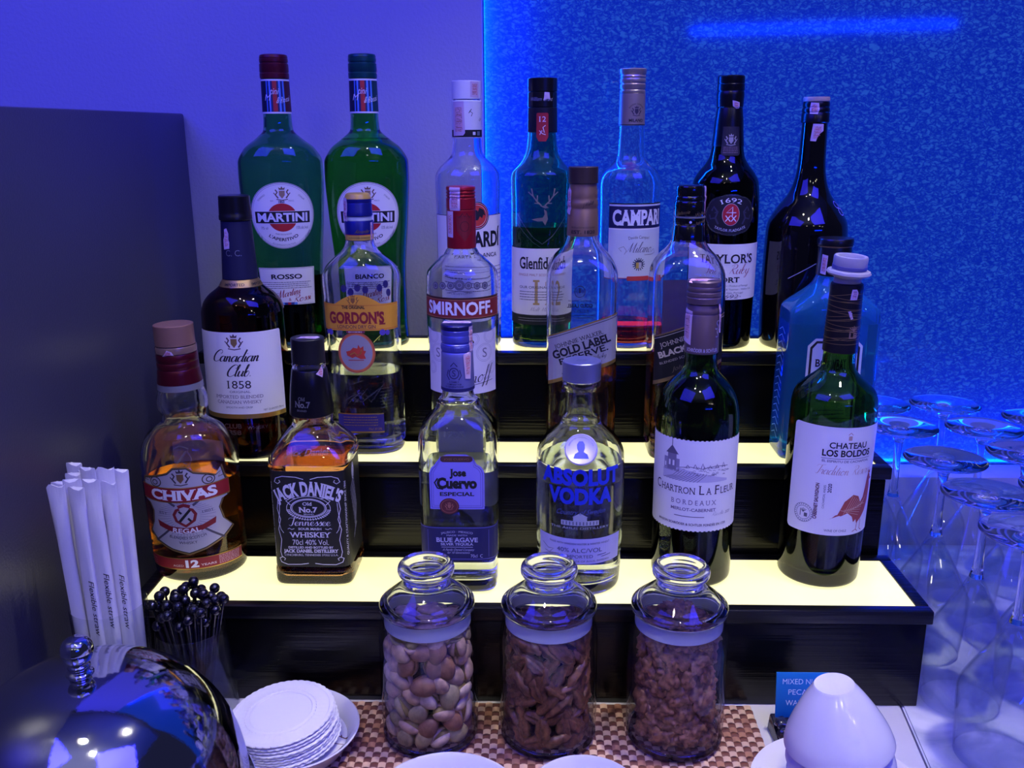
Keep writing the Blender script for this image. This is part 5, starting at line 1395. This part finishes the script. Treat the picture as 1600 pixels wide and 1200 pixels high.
for k in range(24):
    t = 2 * PI * k / 24; a.line([(-29 + 7.4 * math.cos(t), 71.5 + 7.4 * math.sin(t)), (-29 + 8.3 * math.cos(t), 71.5 + 8.3 * math.sin(t))], .8, GREYINK, 2)
a.text('WINE OF CHILE', .5, 57.2, 2.2, (90, 80, 100), w=20)
a.build('front_label', wrap(out, 100), root)
# ------------------------------------------------------------------ things on the counter
def smooth_prof(pts, n=5):
    """Catmull-Rom through (r, z) points"""
    out = []
    P = [Vector(p) for p in pts]
    for i in range(len(P) - 1):
        a, b, c, d = P[max(0, i - 1)], P[i], P[i + 1], P[min(len(P) - 1, i + 2)]
        for k in range(n):
            t = k / n
            q = .5 * ((2 * b) + (c - a) * t + (2 * a - 5 * b + 4 * c - d) * t * t + (3 * b - a - 3 * c + d) * t ** 3)
            out.append((max(0, q.x), q.y))
    out.append(tuple(P[-1]))
    return out

# woven placemat
def placemat():
    cx, cy = .0064, .0064
    x0, x1, y0, y1 = -.236, .1955, .4405, .7287
    bm = bmesh.new()
    nx, ny = int((x1 - x0) / cx), int((y1 - y0) / cy)
    rr = random.Random(2)
    mats = [mat('straw_pale', (206, 172, 142), .45), mat('straw_brown', (112, 66, 52), .45), mat('straw_tan', (168, 120, 92), .45)]
    N = 3
    for j in range(ny):
        for i in range(nx):
            over = (i + j) % 2
            a, b = x0 + i * cx, y0 + j * cy
            mi = 1 if over else (2 if rr.random() < .22 else 0)
            g = []
            for q in range(N + 1):
                row = []
                for p in range(N + 1):
                    u, v = p / N, q / N
                    w = u if not over else v
                    h = .0012 + .0009 * math.sin(PI * w)
                    e = .0 if over else .0
                    row.append(bm.verts.new((a + u * cx, b + v * cy, h)))
                g.append(row)
            for q in range(N):
                for p in range(N):
                    f = bm.faces.new((g[q][p], g[q][p + 1], g[q + 1][p + 1], g[q + 1][p])); f.material_index = mi
    box_bm(bm, x0, x0 + nx * cx, y0, y0 + ny * cy, .0002, .0012, 0, mi=1)
    o = from_bm('placemat', bm, mats, None, True, 50, recalc=True)
    tag(o, 'woven brown and tan straw placemat under the three nut jars', 'placemat')
placemat()
MATZ = .0022

# --- nuts
def nut_mesh(kind, shell=None):
    bm = bmesh.new()
    rr = random.Random(4)
    if kind == 'pistachio':
        for sg in (1, -1):
            r = bmesh.ops.create_uvsphere(bm, u_segments=14, v_segments=8, radius=1)
            for v in r['verts']:
                x, y, z = v.co
                z = max(z * sg, -.05) * sg
                x, y, z = x * .0094, y * .0070 * (1 - .18 * x), z * .0052
                a = sg * .16
                X = x + .0094
                v.co = (X * math.cos(a) - z * math.sin(a) - .0094, y, X * math.sin(a) + z * math.cos(a))
        r = bmesh.ops.create_uvsphere(bm, u_segments=12, v_segments=8, radius=1)
        fs = set(f for v in r['verts'] for f in v.link_faces)
        for f in fs: f.material_index = 1
        for v in r['verts']: v.co = (v.co.x * .0084 + .0006, v.co.y * .0052, v.co.z * .0046)
        mats = [mat('nut_shell_%d' % shell[0], shell, .5, vary=(220, .25)), mat('nut_kernel', (150, 128, 70), .5, vary=(200, .3))]
    elif kind == 'pecan':
        r = bmesh.ops.create_uvsphere(bm, u_segments=28, v_segments=16, radius=1)
        for v in r['verts']:
            x, y, z = v.co.z, v.co.y, v.co.x
            g = 1 - .45 * math.exp(-(y / .16) ** 2) * (1 if z > 0 else .25)
            rid = 1 + .13 * math.sin(x * 11 + 3 * abs(y)) * (abs(y) > .15) + .1 * math.sin(9 * y)
            w = (1 - .25 * x * x)
            v.co = (x * .0135, y * .0064 * w * rid, z * .0050 * g * rid * (1 if z > 0 else .6))
        mats = [mat('pecan_skin', (116, 72, 50), .35, vary=(260, .45))]
    else:
        r = bmesh.ops.create_icosphere(bm, subdivisions=4, radius=1)
        for v in r['verts']:
            p = v.co.copy()
            n = noise.noise(p * 1.9) * .42 + noise.noise(p * 4.1) * .26
            gr = -.38 * math.exp(-(p.y / .14) ** 2) * (p.z > -.2)
            q = p * (1 + n + gr)
            v.co = (q.x * .0118, q.y * .0104, max(q.z, -.45) * .0078)
        mats = [mat('walnut_skin', (148, 98, 70), .42, vary=(240, .4))]
    bmesh.ops.recalc_face_normals(bm, faces=bm.faces)
    me = bpy.data.meshes.new(kind)
    bm.to_mesh(me); bm.free()
    for m in mats: me.materials.append(m)
    me.polygons.foreach_set('use_smooth', [True] * len(me.polygons))
    return me

def fill(kind, me, jx, jy, label, group, r_out, per, dz, top, heap, seed):
    rr = random.Random(seed)
    first = bpy.data.objects.new(kind, me[0] if kind == 'mixed_nut' else me)
    tag(first, label, 'nut', group)
    n = 0
    def put(x, y, z, rot):
        nonlocal n
        o = first if n == 0 else first.copy()
        if kind == 'mixed_nut': o.data = me[rr.choice((0, 0, 0, 1, 1, 2, 3))]
        col.objects.link(o)
        o.location = (jx + x, jy + y, MATZ + z); o.rotation_euler = rot
        s = rr.uniform(.88, 1.1) * (1.14 if kind == 'mixed_nut' else 1); o.scale = (s, s, s)
        n += 1
    z = .0125
    k = 0
    while z < top:
        for i in range(per):
            t = 2 * PI * (i + .5 * (k % 2)) / per + rr.uniform(-.12, .12)
            # mostly what shows: the sides and front against the glass
            if math.sin(t) > .72 and rr.random() < .75: continue
            r = r_out - rr.uniform(0, .0025)
            put(r * math.cos(t), r * math.sin(t), z + rr.uniform(-.0025, .0025), (rr.uniform(-.7, .7) + PI / 2, rr.uniform(-PI, PI), t + PI / 2))
        z += dz; k += 1
    for (rad, c, h) in heap:
        for i in range(c):
            t = 2 * PI * (i + rr.uniform(-.2, .2)) / c + k
            put(rad * math.cos(t), rad * math.sin(t), h + rr.uniform(-.002, .003), (rr.uniform(-.6, .6), rr.uniform(-.6, .6), rr.uniform(0, 6.28)))
    return n

FROST = mat('frosted_gasket', (214, 214, 226), .5, 0, .25, 1.4)
def jar(label, x, y):
    root = thing('glass_jar', label, 'jar', (x, y, MATZ))
    lathe('jar_base', [(0, .001), (.030, .0009), (.0335, 0), (.0382, .0012), (.0400, .0042), (.0402, .0068), (.0385, .0086), (.033, .0068), (0, .0066)], CLEAR, root, 64, 50)
    out = [(.0394, .0086), (.0404, .0072), (.0405, .012), (.0405, .092), (.0400, .099), (.0388, .106), (.0380, .112), (.0382, .1165), (.0376, .1185)]
    inn = [(.0362, .1180), (.0358, .112), (.0366, .106), (.0376, .099), (.0381, .092), (.0381, .012), (.0384, .0088)]
    ring_lathe('jar_body', out + inn, THIN, root, 64, 50)
    lid = lathe('lid', smooth_prof([(0, .1395), (.010, .1392), (.019, .1362), (.027, .131), (.0322, .1265)], 3) + [(.0326, .124), (.0326, .1085), (.0346, .1085), (.0346, .1196), (.0384, .1196), (.0393, .1215), (.0391, .1245)] +
                smooth_prof([(.0378, .1262), (.031, .1318), (.0235, .1378), (.0172, .1425), (.0160, .1450), (.0188, .1472), (.0222, .1496), (.0232, .1528), (.0224, .1568), (.0196, .1594), (.0165, .1590), (.0125, .1568), (.006, .1556), (0, .1554)], 3), CLEAR, root, 64, 50)
    ring_lathe('gasket', [(.0348, .1065), (.0356, .1062), (.0358, .109), (.0352, .1105), (.0357, .1125), (.0352, .1145), (.0356, .1165), (.0354, .1192), (.0348, .1192)], FROST, root, 64)
    return root
jars = [(-.0885, .6855), (.0115, .6855), (.1180, .6850)]
jar('glass jar filled with pale shelled mixed nuts, leftmost of three', *jars[0])
jar('glass jar of long brown pecan halves, middle of three', *jars[1])
jar('glass jar of crinkled walnut pieces, beside the blue card', *jars[2])
fill('mixed_nut', [nut_mesh('pistachio', c_) for c_ in ((196, 158, 138), (150, 104, 84), (166, 146, 112), (222, 190, 172))], *jars[0], 'oval mixed nut in the leftmost glass jar', 'mixed nuts in the left jar', .0300, 11, .0132, .098, [(.021, 8, .102), (.011, 5, .106), (.002, 1, .110), (.026, 10, .1)], 1)
fill('pecan_half', nut_mesh('pecan'), *jars[1], 'brown pecan half in the middle glass jar', 'pecan halves in the middle jar', .0312, 13, .0120, .098, [(.020, 9, .101), (.010, 5, .105), (.026, 10, .1)], 2)
fill('walnut_piece', nut_mesh('walnut'), *jars[2], 'crinkled walnut piece in the right glass jar', 'walnut pieces in the right jar', .0268, 9, .0148, .1, [(.018, 7, .104), (.009, 4, .112), (.003, 2, .120), (.0235, 9, .1)], 3)

# --- plate with coasters
CHINA = mat('white_china', (222, 220, 224), .12, 0, coat=.4)
px, py = -.2035, .6640
pl = lathe('side_plate', [(0, .0012), (.028, .0012), (.030, .0003), (.034, .0003), (.035, .002), (.047, .0032), (.0535, .0125), (.0568, .0176), (.0574, .0186), (.0564, .0194), (.0520, .0158), (.0465, .0064), (.0440, .0060), (0, .0058)], CHINA, None, 72, 40, loc=(px, py, .0022))
tag(pl, 'small white plate with brown twig lines under the paper coasters', 'plate')
a = Art()
def plate_surf(u, v, f):
    r = math.hypot(u, v)
    P = [(0, 5.8), (44, 6.0), (46.5, 6.4), (52, 15.8), (56.4, 19.4)]
    for (a0, z0), (a1, z1) in zip(P, P[1:]):
        if r <= a1:
            return (u, v, z0 + (z1 - z0) * (r - a0) / (a1 - a0) + f)
    return (u, v, 19.4 + f)
TW = (110, 70, 56)
a.line([(38, 6), (42, 4), (48, 0), (53, -1)], 1.1, TW, 0); a.line([(41, 7), (42, 3)], .9, TW, 0)
a.build('painted_twig', plate_surf, pl, step=3, off=.12, vstep=3)
a = Art()
a.line([(37, -4), (46, -6), (45, -12), (49, -15), (47, -22), (46, -28)], .8, TW, 0);
a.build('painted_twig', plate_surf, pl, step=3, off=.12, vstep=3)
def coaster_mesh():
    bm = bmesh.new()
    n = 44
    N = n * 6
    prof = [(0, .0), (.985, .0), (1.0, .0006), (1.0, .0013), (.985, .0019), (.93, .0019), (.92, .0016), (.70, .0016), (.68, .0021), (.665, .0016), (.62, .0016), (.60, .0020), (.585, .0015), (0, .0015)]
    rows = []
    for s, z in prof:
        if s == 0:
            rows.append([bm.verts.new((0, 0, z))]); continue
        sc_ = .0245 / .0245
        row = []
        for k in range(N):
            t = 2 * PI * k / N
            w = 1 + (.020 * abs(math.sin(n / 2 * t)) if s > .95 else 0) + (.012 * math.sin(n * t) if .64 < s < .7 else 0)
            row.append(bm.verts.new((.0428 * s * w * math.cos(t), .0428 * s * w * math.sin(t), z)))
        rows.append(row)
    for a_, b_ in zip(rows, rows[1:]):
        for k in range(N):
            k2 = (k + 1) % N
            if len(a_) == 1: bm.faces.new((a_[0], b_[k2], b_[k]))
            elif len(b_) == 1: bm.faces.new((a_[k], a_[k2], b_[0]))
            else: bm.faces.new((a_[k], a_[k2], b_[k2], b_[k]))
    bmesh.ops.recalc_face_normals(bm, faces=bm.faces)
    me = bpy.data.meshes.new('coaster'); bm.to_mesh(me); bm.free()
    me.materials.append(mat('embossed_paper', (226, 224, 230), .7))
    me.polygons.foreach_set('use_smooth', [True] * len(me.polygons)); me.set_sharp_from_angle(angle=R(30))
    return me
cm = coaster_mesh()
c0 = bpy.data.objects.new('paper_coaster', cm)
rr = random.Random(12)
NCO = 9
z = .0127
for i in range(NCO):
    o = c0 if i == 0 else c0.copy()
    col.objects.link(o)
    f = i / (NCO - 1)
    o.location = (px - .0010 - .0040 * f + rr.uniform(-.0008, .0008), py - .002 + rr.uniform(-.0008, .0008), z)
    o.rotation_euler = (Matrix.Rotation(R(2.5), 4, 'X') @ Matrix.Rotation(R(-4.5), 4, 'Y') @ Matrix.Rotation(rr.uniform(0, 6), 4, 'Z')).to_euler()
    z += .00265
    lab = 'round white scalloped paper coaster inside the stack on the small plate'
    if i == NCO - 1: lab = 'topmost white scalloped paper coaster of the stack, its embossed ring visible'
    if i == 0: lab = 'lowest white scalloped paper coaster, touching the small plate'
    tag(o, lab, 'coaster', 'paper coasters stacked on the plate')

# --- stainless dome
STEEL = mat('polished_steel', (206, 208, 214), .06, 1.0, bump=(350, .02))
dx, dy = -.2965, .5265
root = thing('cloche', 'polished stainless steel serving dome with round knob, bottom left corner', 'serving dome', (dx, dy, .0003))
lathe('base_dish', [(0, .0), (.072, .0), (.078, .002), (.094, .024), (.1005, .044), (.1045, .0465), (.1052, .0485), (.1040, .0500), (.0990, .0495), (0, .047)], STEEL, root, 96, 30)
dm = lathe('dome', [(0, .0505), (.1015, .0505), (.1030, .0515), (.1030, .0535), (.1000, .0548)] + [(.1000 * math.cos(R(t)) ** .8, .0555 + .1030 * math.sin(R(t))) for t in range(3, 88, 3)] + [(.005, .1584), (0, .1586)], STEEL, root, 96, 30)
lathe('knob', smooth_prof([(0, .1572), (.0080, .1580), (.0082, .1596), (.0058, .1612), (.0070, .1628), (.0070, .1644), (.0060, .1660), (.0086, .1692), (.0102, .1742), (.0094, .1794), (.0062, .1832), (0, .1846)], 4), STEEL, dm, 40, 60)

# --- tumbler of paper wrapped straws
sxx, syy = -.3360, .6510
tum = lathe('tumbler', [(0, 0), (.022, 0), (.0245, .0012), (.0255, .004), (.0288, .1405), (.0284, .1416), (.0276, .1405), (.0244, .008), (.022, .006), (0, .006)], THIN, None, 56, 50, loc=(sxx, syy, .0003))
tag(tum, 'clear glass tumbler holding white wrapped straws, behind the steel dome', 'glass')
WRAP = mat('straw_paper', (222, 220, 230), .55, 0, bump=(60, .25, (4, 4, .4)))
def straw_mesh(seed):
    rr = random.Random(seed)
    L = .236
    bm = bmesh.new()
    st = [(0, .0068, .0005), (.008, .0067, .0006), (.014, .0060, .0030), (.05, .0058, .0034), (.12, .0058, .0034), (.19, .0058, .0034), (L - .016, .0060, .0030), (L - .009, .0067, .0008), (L, .0069, .0004)]
    prev = None
    for i, (z_, a_, b_) in enumerate(st):
        ring = []
        for k in range(14):
            t = 2 * PI * k / 14
            c, s_ = math.cos(t), math.sin(t)
            q = .0004 * math.sin(3 * t + z_ * 90 + seed) if 2 <= i <= 6 else 0
            zz = z_ + (.0016 * math.cos(3 * t + seed) if i == 8 else 0)
            ring.append(bm.verts.new((a_ * math.copysign(abs(c) ** .8, c) + q, b_ * s_ + q, zz)))
        if prev:
            for k in range(14): bm.faces.new((prev[k], prev[(k + 1) % 14], ring[(k + 1) % 14], ring[k]))
        else: bm.faces.new(ring[::-1])
        prev = ring
    bm.faces.new(prev)
    bmesh.ops.recalc_face_normals(bm, faces=bm.faces)
    me = bpy.data.meshes.new('straw'); bm.to_mesh(me); bm.free()
    me.materials.append(WRAP)
    me.polygons.foreach_set('use_smooth', [True] * len(me.polygons)); me.set_sharp_from_angle(angle=R(40))
    return me
sm = [straw_mesh(k) for k in range(3)]
pa = Art()
pa.text('Flexible straw', 0, 0, 4.2, (26, 26, 40), w=46, slant=.3, rot=-90)
pm = pa.build('printed_name', lambda u, v, f: (u + 1.4, -3.55 - f, v + 139), None, step=None, off=.1)
pdat = pm.data
bpy.data.objects.remove(pm)
rr = random.Random(8)
spots = [(-.0175, -.0125, 0), (-.004, -.0165, 1), (.0085, -.0145, 1), (.0185, -.006, 1), (-.0205, -.0025, 1), (-.0085, -.0075, 0), (.0045, -.0065, 0), (-.0145, .0075, 0), (-.001, .003, 0), (.012, .0035, 0), (.0185, .0095, 0), (-.006, .0135, 0), (.0065, .0145, 0), (-.0175, .0145, 0)]
for i, (ax, ay, pr) in enumerate(spots):
    o = link('wrapped_straw', sm[i % 3], None, (sxx + ax * .82, syy + ay * .82, .0068 + rr.uniform(0, .010)), (R(-ay * 45 + rr.uniform(-.3, .3)), R(ax * 50 - .5 + rr.uniform(-.4, .4)), rr.uniform(-.2, .2)))
    tag(o, 'white paper wrapped flexible straw standing in the clear tumbler', 'straw', 'wrapped straws in the tumbler')
    if pr: link('printed_name', pdat, o)

# --- flared glass with black stirrers
vx, vy = -.2893, .6905
vz = lathe('stirrer_glass', [(0, 0), (.026, 0), (.0305, .0015), (.0330, .006), (.0338, .020), (.0325, .042), (.0300, .072), (.0285, .0965), (.0280, .0975), (.0274, .0965), (.0288, .072), (.0312, .042), (.0324, .020), (.0316, .010), (.028, .007), (0, .007)], THIN, None, 64, 50, loc=(vx, vy, .0003))
tag(vz, 'flared clear glass holding black stirrers, beside the lowest riser', 'glass')
BALL = mat('black_plastic', (10, 10, 18), .12, coat=.5)
def stirrer(L):
    bm = bmesh.new()
    tube_bm(bm, [(0, 0, 0), (0, 0, L)], .0010, 8)
    r = bmesh.ops.create_uvsphere(bm, u_segments=18, v_segments=12, radius=.0044)
    for v in r['verts']: v.co.z += L + .0034
    bmesh.ops.recalc_face_normals(bm, faces=bm.faces)
    me = bpy.data.meshes.new('stirrer'); bm.to_mesh(me); bm.free()
    me.materials.append(BALL)
    me.polygons.foreach_set('use_smooth', [True] * len(me.polygons)); me.set_sharp_from_angle(angle=R(60))
    return me
stm = [stirrer(L_) for L_ in (.100, .108, .114, .119)]
rr = random.Random(21)
for i in range(56):
    # foot on the glass bottom, shaft leaning over the lip
    t = i * 2.39996
    lipr = .0248 * math.sqrt((i + .4) / 56)
    lip = Vector((lipr * math.cos(t), lipr * math.sin(t), .097))
    b0 = Vector((lip.x * .22, lip.y * .22, .0078))
    d = (lip - b0).normalized()
    o = link('cocktail_stirrer', stm[(i * 7 + i // 3) % 4 if lipr < .018 else (i * 5) % 3], None, Vector((vx, vy, .0003)) + b0, d.to_track_quat('Z', 'Y').to_euler())
    tag(o, 'black ball topped cocktail stirrer in the flared glass', 'stirrer', 'black stirrers in the flared glass')

# --- blue card on a dark stand
root = thing('table_sign', 'small blue card in a dark stand, naming nuts, behind white cups', 'sign', (.2265, .6885, .0003))
cd = box('card', -.0222, .0222, -.0008, .0008, .0165, .0565, mat('blue_card', (20, 116, 184), .35), root, .0003)
cd.rotation_euler = (R(-8), 0, 0)
a = Art()
a.text('MIXED NUTS', 0, 46.5, 4.6, WHITEP, w=34); a.text('PECANS', 0, 37.2, 4.6, WHITEP, w=24); a.text('WALNUTS', 0, 27.6, 4.6, WHITEP, w=28)
a.build('card_text', lambda u, v, f: (u, -.85 - f, v), cd, step=None, off=.05)
HB = mat('stand_black', (20, 20, 24), .25, coat=.3)
bm = bmesh.new()
vs = [(-.026, .010, 0), (.026, .010, 0), (.026, -.026, 0), (-.024, -.026, 0), (-.025, .009, .016), (.025, .009, .016), (.0245, -.0245, .005), (-.0225, -.0245, .005)]
vv = [bm.verts.new(v) for v in vs]
for f in ((3, 2, 1, 0), (4, 5, 6, 7)[::-1], (0, 1, 5, 4), (1, 2, 6, 5), (2, 3, 7, 6), (3, 0, 4, 7)): bm.faces.new([vv[k] for k in f])
bmesh.ops.bevel(bm, geom=list(bm.edges), offset=.001, segments=2, affect='EDGES')
from_bm('stand', bm, HB, root, True, 30)
ST = mat('glassy_dark_stone', (34, 36, 48), .1, coat=.6)
rr = random.Random(5)
for i in range(9):
    bm = bmesh.new()
    r = bmesh.ops.create_icosphere(bm, subdivisions=3, radius=1)
    for v in r['verts']:
        p = v.co.copy()
        q = p * (1 + .35 * noise.noise(p * 1.7 + Vector((i * 3.1, 0, 0))))
        v.co = q * .0058
    from_bm('stone', bm, ST, root, True, 25, loc=(-.0185 + .0128 * (i % 4) + rr.uniform(-.001, .001), -.006 - .0105 * (i // 4), .0158 - .0032 * (i // 4)), rot=(rr.random() * 6, rr.random() * 6, 0))

# --- stack of upturned cups on a saucer
qx, qy = .2300, .5985
sa = lathe('saucer', [(0, .0006), (.030, .0004), (.033, .0002), (.034, .002), (.050, .010), (.063, .0165), (.0662, .0180), (.0660, .0192), (.062, .0182), (.046, .0122), (.042, .0118), (0, .0118)], CHINA, None, 80, 40, loc=(qx, qy, .0003))
tag(sa, 'white saucer under the stack of upturned white cups', 'saucer')
cp = [(0, .0495), (.0126, .0495), (.0138, .0498), (.0146, .0490)] + smooth_prof([(.0150, .0482), (.0225, .0372), (.0300, .0245), (.0362, .0120), (.0388, .0040), (.0394, .0008)], 4) + [(.0386, 0), (.0380, .0008)] + smooth_prof([(.0374, .0040), (.0345, .0125), (.0283, .0242), (.0205, .0365), (.0130, .0455)], 3) + [(0, .0465)]
cups = [('upturned white cup at the bottom of the stack on the saucer', .0160, 0, 0), ('third upturned white cup from the top of the stack', .0305, -.0006, -2.0), ('second upturned white cup from the top of the stack', .0450, -.0022, -5.5), ('upturned white cup on top of the stack, its round foot bare', .0605, -.0045, -9.0)]
base_me = None
for lab, zz, off, tl in cups:
    if base_me is None:
        o = lathe('cup', cp, CHINA, None, 80, 45)
        base_me = o
    else:
        o = base_me.copy(); col.objects.link(o)
    o.location = (qx + off, qy, zz); o.rotation_euler = (0, R(tl), 0)
    tag(o, lab, 'cup', 'upturned cups on the saucer')

# --- two bowls whose far rims show
for nm, lab, bx, by, r, h in (('bowl', 'white bowl in front of the leftmost nut jar, only its far rim in view', -.0618, .5455, .0545, .0430), ('bowl', 'smaller white bowl in front of the middle nut jar', .0362, .5605, .0402, .0415)):
    o = lathe(nm, smooth_prof([(0, .002), (r * .45, .002), (r * .5, 0), (r * .56, .0006), (r * .62, .006), (r * .85, h * .5), (r, h)], 4) + [(r * 1.005, h + .0012), (r * .98, h + .0016), (r * .955, h)] + smooth_prof([(r * .9, h * .75), (r * .72, h * .32), (r * .45, .006), (0, .0055)], 4), CHINA, None, 72, 50, loc=(bx, by, MATZ + .0001))
    tag(o, lab, 'bowl')

# --- upturned wine glasses
gout = smooth_prof([(.0330, .0004), (.0345, .018), (.0362, .046), (.0366, .058)], 4)[:-1] + smooth_prof([(.0366, .058), (.0350, .0645), (.0285, .078), (.0180, .098), (.0098, .114), (.0060, .1235), (.0044, .131), (.0038, .142), (.0037, .160), (.0040, .176), (.0052, .185), (.0090, .1905), (.0190, .1945), (.0330, .1978), (.0364, .1985)], 4) + [(.0371, .1993), (.0370, .2001), (.0364, .2005), (.030, .2004), (.012, .2008), (0, .2010)]
ginn = smooth_prof([(0, .1195), (.0030, .1184), (.0088, .1128), (.0170, .0978), (.0275, .0778), (.0341, .0642), (.0357, .0578)], 3) + smooth_prof([(.0353, .046), (.0336, .018), (.0321, .0004)], 3)
CUT = .1225
bowl_prof = [(0, CUT)] + [q for q in reversed(gout[:-1]) if q[1] < CUT] + [(.0326, .0)] + list(reversed(ginn))
foot_prof = [(0, .2010)] + [q for q in reversed(gout[:-1]) if q[1] > .184] + [(.0048, .1835), (0, .1835)]
stem_prof = [(0, .1832), (.0047, .1832)] + [q for q in reversed(gout[:-1]) if CUT < q[1] < .183] + [(.0061, CUT + .0003), (0, CUT + .0003)]
gl = [(.3815, 1.0085, 'upturned wine glass farthest back, half hidden behind the pourer stoppered wine bottle'),
      (.4587, 1.0085, 'upturned wine glass in the back row, its faint foot against the blue panel'),
      (.3792, .9275, 'upturned wine glass in the second row, right beside the pourer stoppered wine bottle'),
      (.4621, .9221, 'upturned wine glass in the second row, next right after the one beside the wine bottle'),
      (.5370, .9560, 'upturned wine glass partly out of frame behind the second row, at right edge'),
      (.3838, .8288, 'upturned wine glass beside the middle riser end, its foot level with that top'),
      (.4692, .8459, 'upturned wine glass cut by the right edge, upper one of two'),
      (.3830, .7420, 'upturned wine glass beside the front riser corner'),
      (.3800, .6646, 'nearest upturned wine glass with whole bowl in view at lower right'),
      (.4560, .7560, 'upturned wine glass mostly out of frame at the right edge, behind the nearest ones'),
      (.4270, .5920, 'upturned wine glass cut off by the lower right corner')]
g0 = None
for i, (gx, gy, lab) in enumerate(gl):
    o = thing('wine_glass', lab, 'wine glass', (gx, gy, .0003), i * .7, 'upturned wine glasses on the marble')
    if g0 is None:
        g0 = [lathe('bowl', bowl_prof[::-1], THIN, o, 64, 60), lathe('stem', stem_prof[::-1], CLEAR, o, 40, 60), lathe('foot', foot_prof[::-1], CLEAR, o, 64, 60)]
    else:
        for g in g0:
            c = g.copy(); col.objects.link(c); c.parent = o

# ------------------------------------------------------------------ light
def area(name, loc, target, sx, sy, power, rgb, shape='RECTANGLE', spread=None):
    l = bpy.data.lights.new(name, 'AREA'); l.shape = shape; l.size = sx
    if shape in ('RECTANGLE', 'ELLIPSE'): l.size_y = sy
    l.energy = power; l.color = rgb
    if spread: l.spread = R(spread)
    o = bpy.data.objects.new(name, l); col.objects.link(o)
    o.location = loc
    o.rotation_euler = (Vector(target) - Vector(loc)).to_track_quat('-Z', 'Y').to_euler()
    return o
BLUE = (.035, .03, 1.0)
WARM = (1.0, .93, .78)
area('blue_ceiling_panel', (-1.05, -.05, 1.62), (-.1, .7, .2), 1.3, 1.0, 28, BLUE)
area('blue_ceiling_panel', (.8, -.2, 1.75), (.2, .8, .2), 1.0, .8, 26, BLUE)
area('downlight', (.46, .62, 1.75), (.05, .60, .0), .07, .07, 1.3, WARM, 'DISK', 50)
area('downlight', (.08, -.10, 1.80), (.05, .7, .0), .06, .06, .5, WARM, 'DISK', 46)
area('downlight', (-.25, .22, 1.80), (-.1, .65, .0), .06, .06, .35, WARM, 'DISK', 46)
area('led_strip_side', (-.0590, 1.1085, .62), (1.0, 1.1265, .62), .014, 1.5, 9.0, (.0, .08, 1.0))
o = area('led_strip_ledge', (.79, 1.108, .0905), (.79, 1.1205, .6), .9, .010, 8.0, (.0, .05, 1.0))
area('led_strip_bar', (1.06, -1.5, .86), (.5, 1.1, .62), .95, .02, 1.7, (.0, .02, 1.0), spread=100)
for lx, ly, lz in ((1.75, -2.6, 2.15), (.55, -2.5, 2.2), (-.75, -2.6, 2.2), (2.6, -2.9, 2.2)):
    area('room_downlight', (lx, ly, lz), (0, .7, .1), .07, .07, .32, WARM, 'DISK', 70)
area('ceiling_fill', (0, -.9, 2.05), (0, -.9, 2.4), 2.6, 1.6, 9.0, (.55, .56, 1.0))  # unseen uplight added to brighten the ceiling for reflections and bounce
w = bpy.data.worlds.new('room'); sc.world = w; w.use_nodes = True
w.node_tree.nodes['Background'].inputs['Color'].default_value = (.12, .13, .42, 1)
w.node_tree.nodes['Background'].inputs['Strength'].default_value = .12

# ------------------------------------------------------------------ camera
cam = bpy.data.cameras.new('camera')
cam.sensor_fit = 'HORIZONTAL'; cam.sensor_width = 36; cam.lens = 36 * 1450 / 1600
cam.clip_start = .02
co = bpy.data.objects.new('camera', cam); col.objects.link(co)
pitch, yaw, roll = R(15.4), R(1.5), R(.25)
fw = Vector((-math.sin(yaw) * math.cos(pitch), math.cos(yaw) * math.cos(pitch), -math.sin(pitch)))
rt = Vector((math.cos(yaw), math.sin(yaw), 0)); up = rt.cross(fw)
r2 = rt * math.cos(roll) - up * math.sin(roll); u2 = rt * math.sin(roll) + up * math.cos(roll)
M = Matrix((r2, u2, -fw)).transposed().to_4x4()
M.translation = Vector((0, 0, .5))
co.matrix_world = M
sc.camera = co
vs_ = sc.view_settings
vs_.view_transform = 'Standard'; vs_.look = 'None'; vs_.exposure = 0.0; vs_.gamma = 1.0; vs_.use_curve_mapping = False
cy = sc.cycles
cy.max_bounces = 28; cy.transmission_bounces = 26; cy.glossy_bounces = 8; cy.diffuse_bounces = 4; cy.transparent_max_bounces = 48
cy.sample_clamp_indirect = 6.0
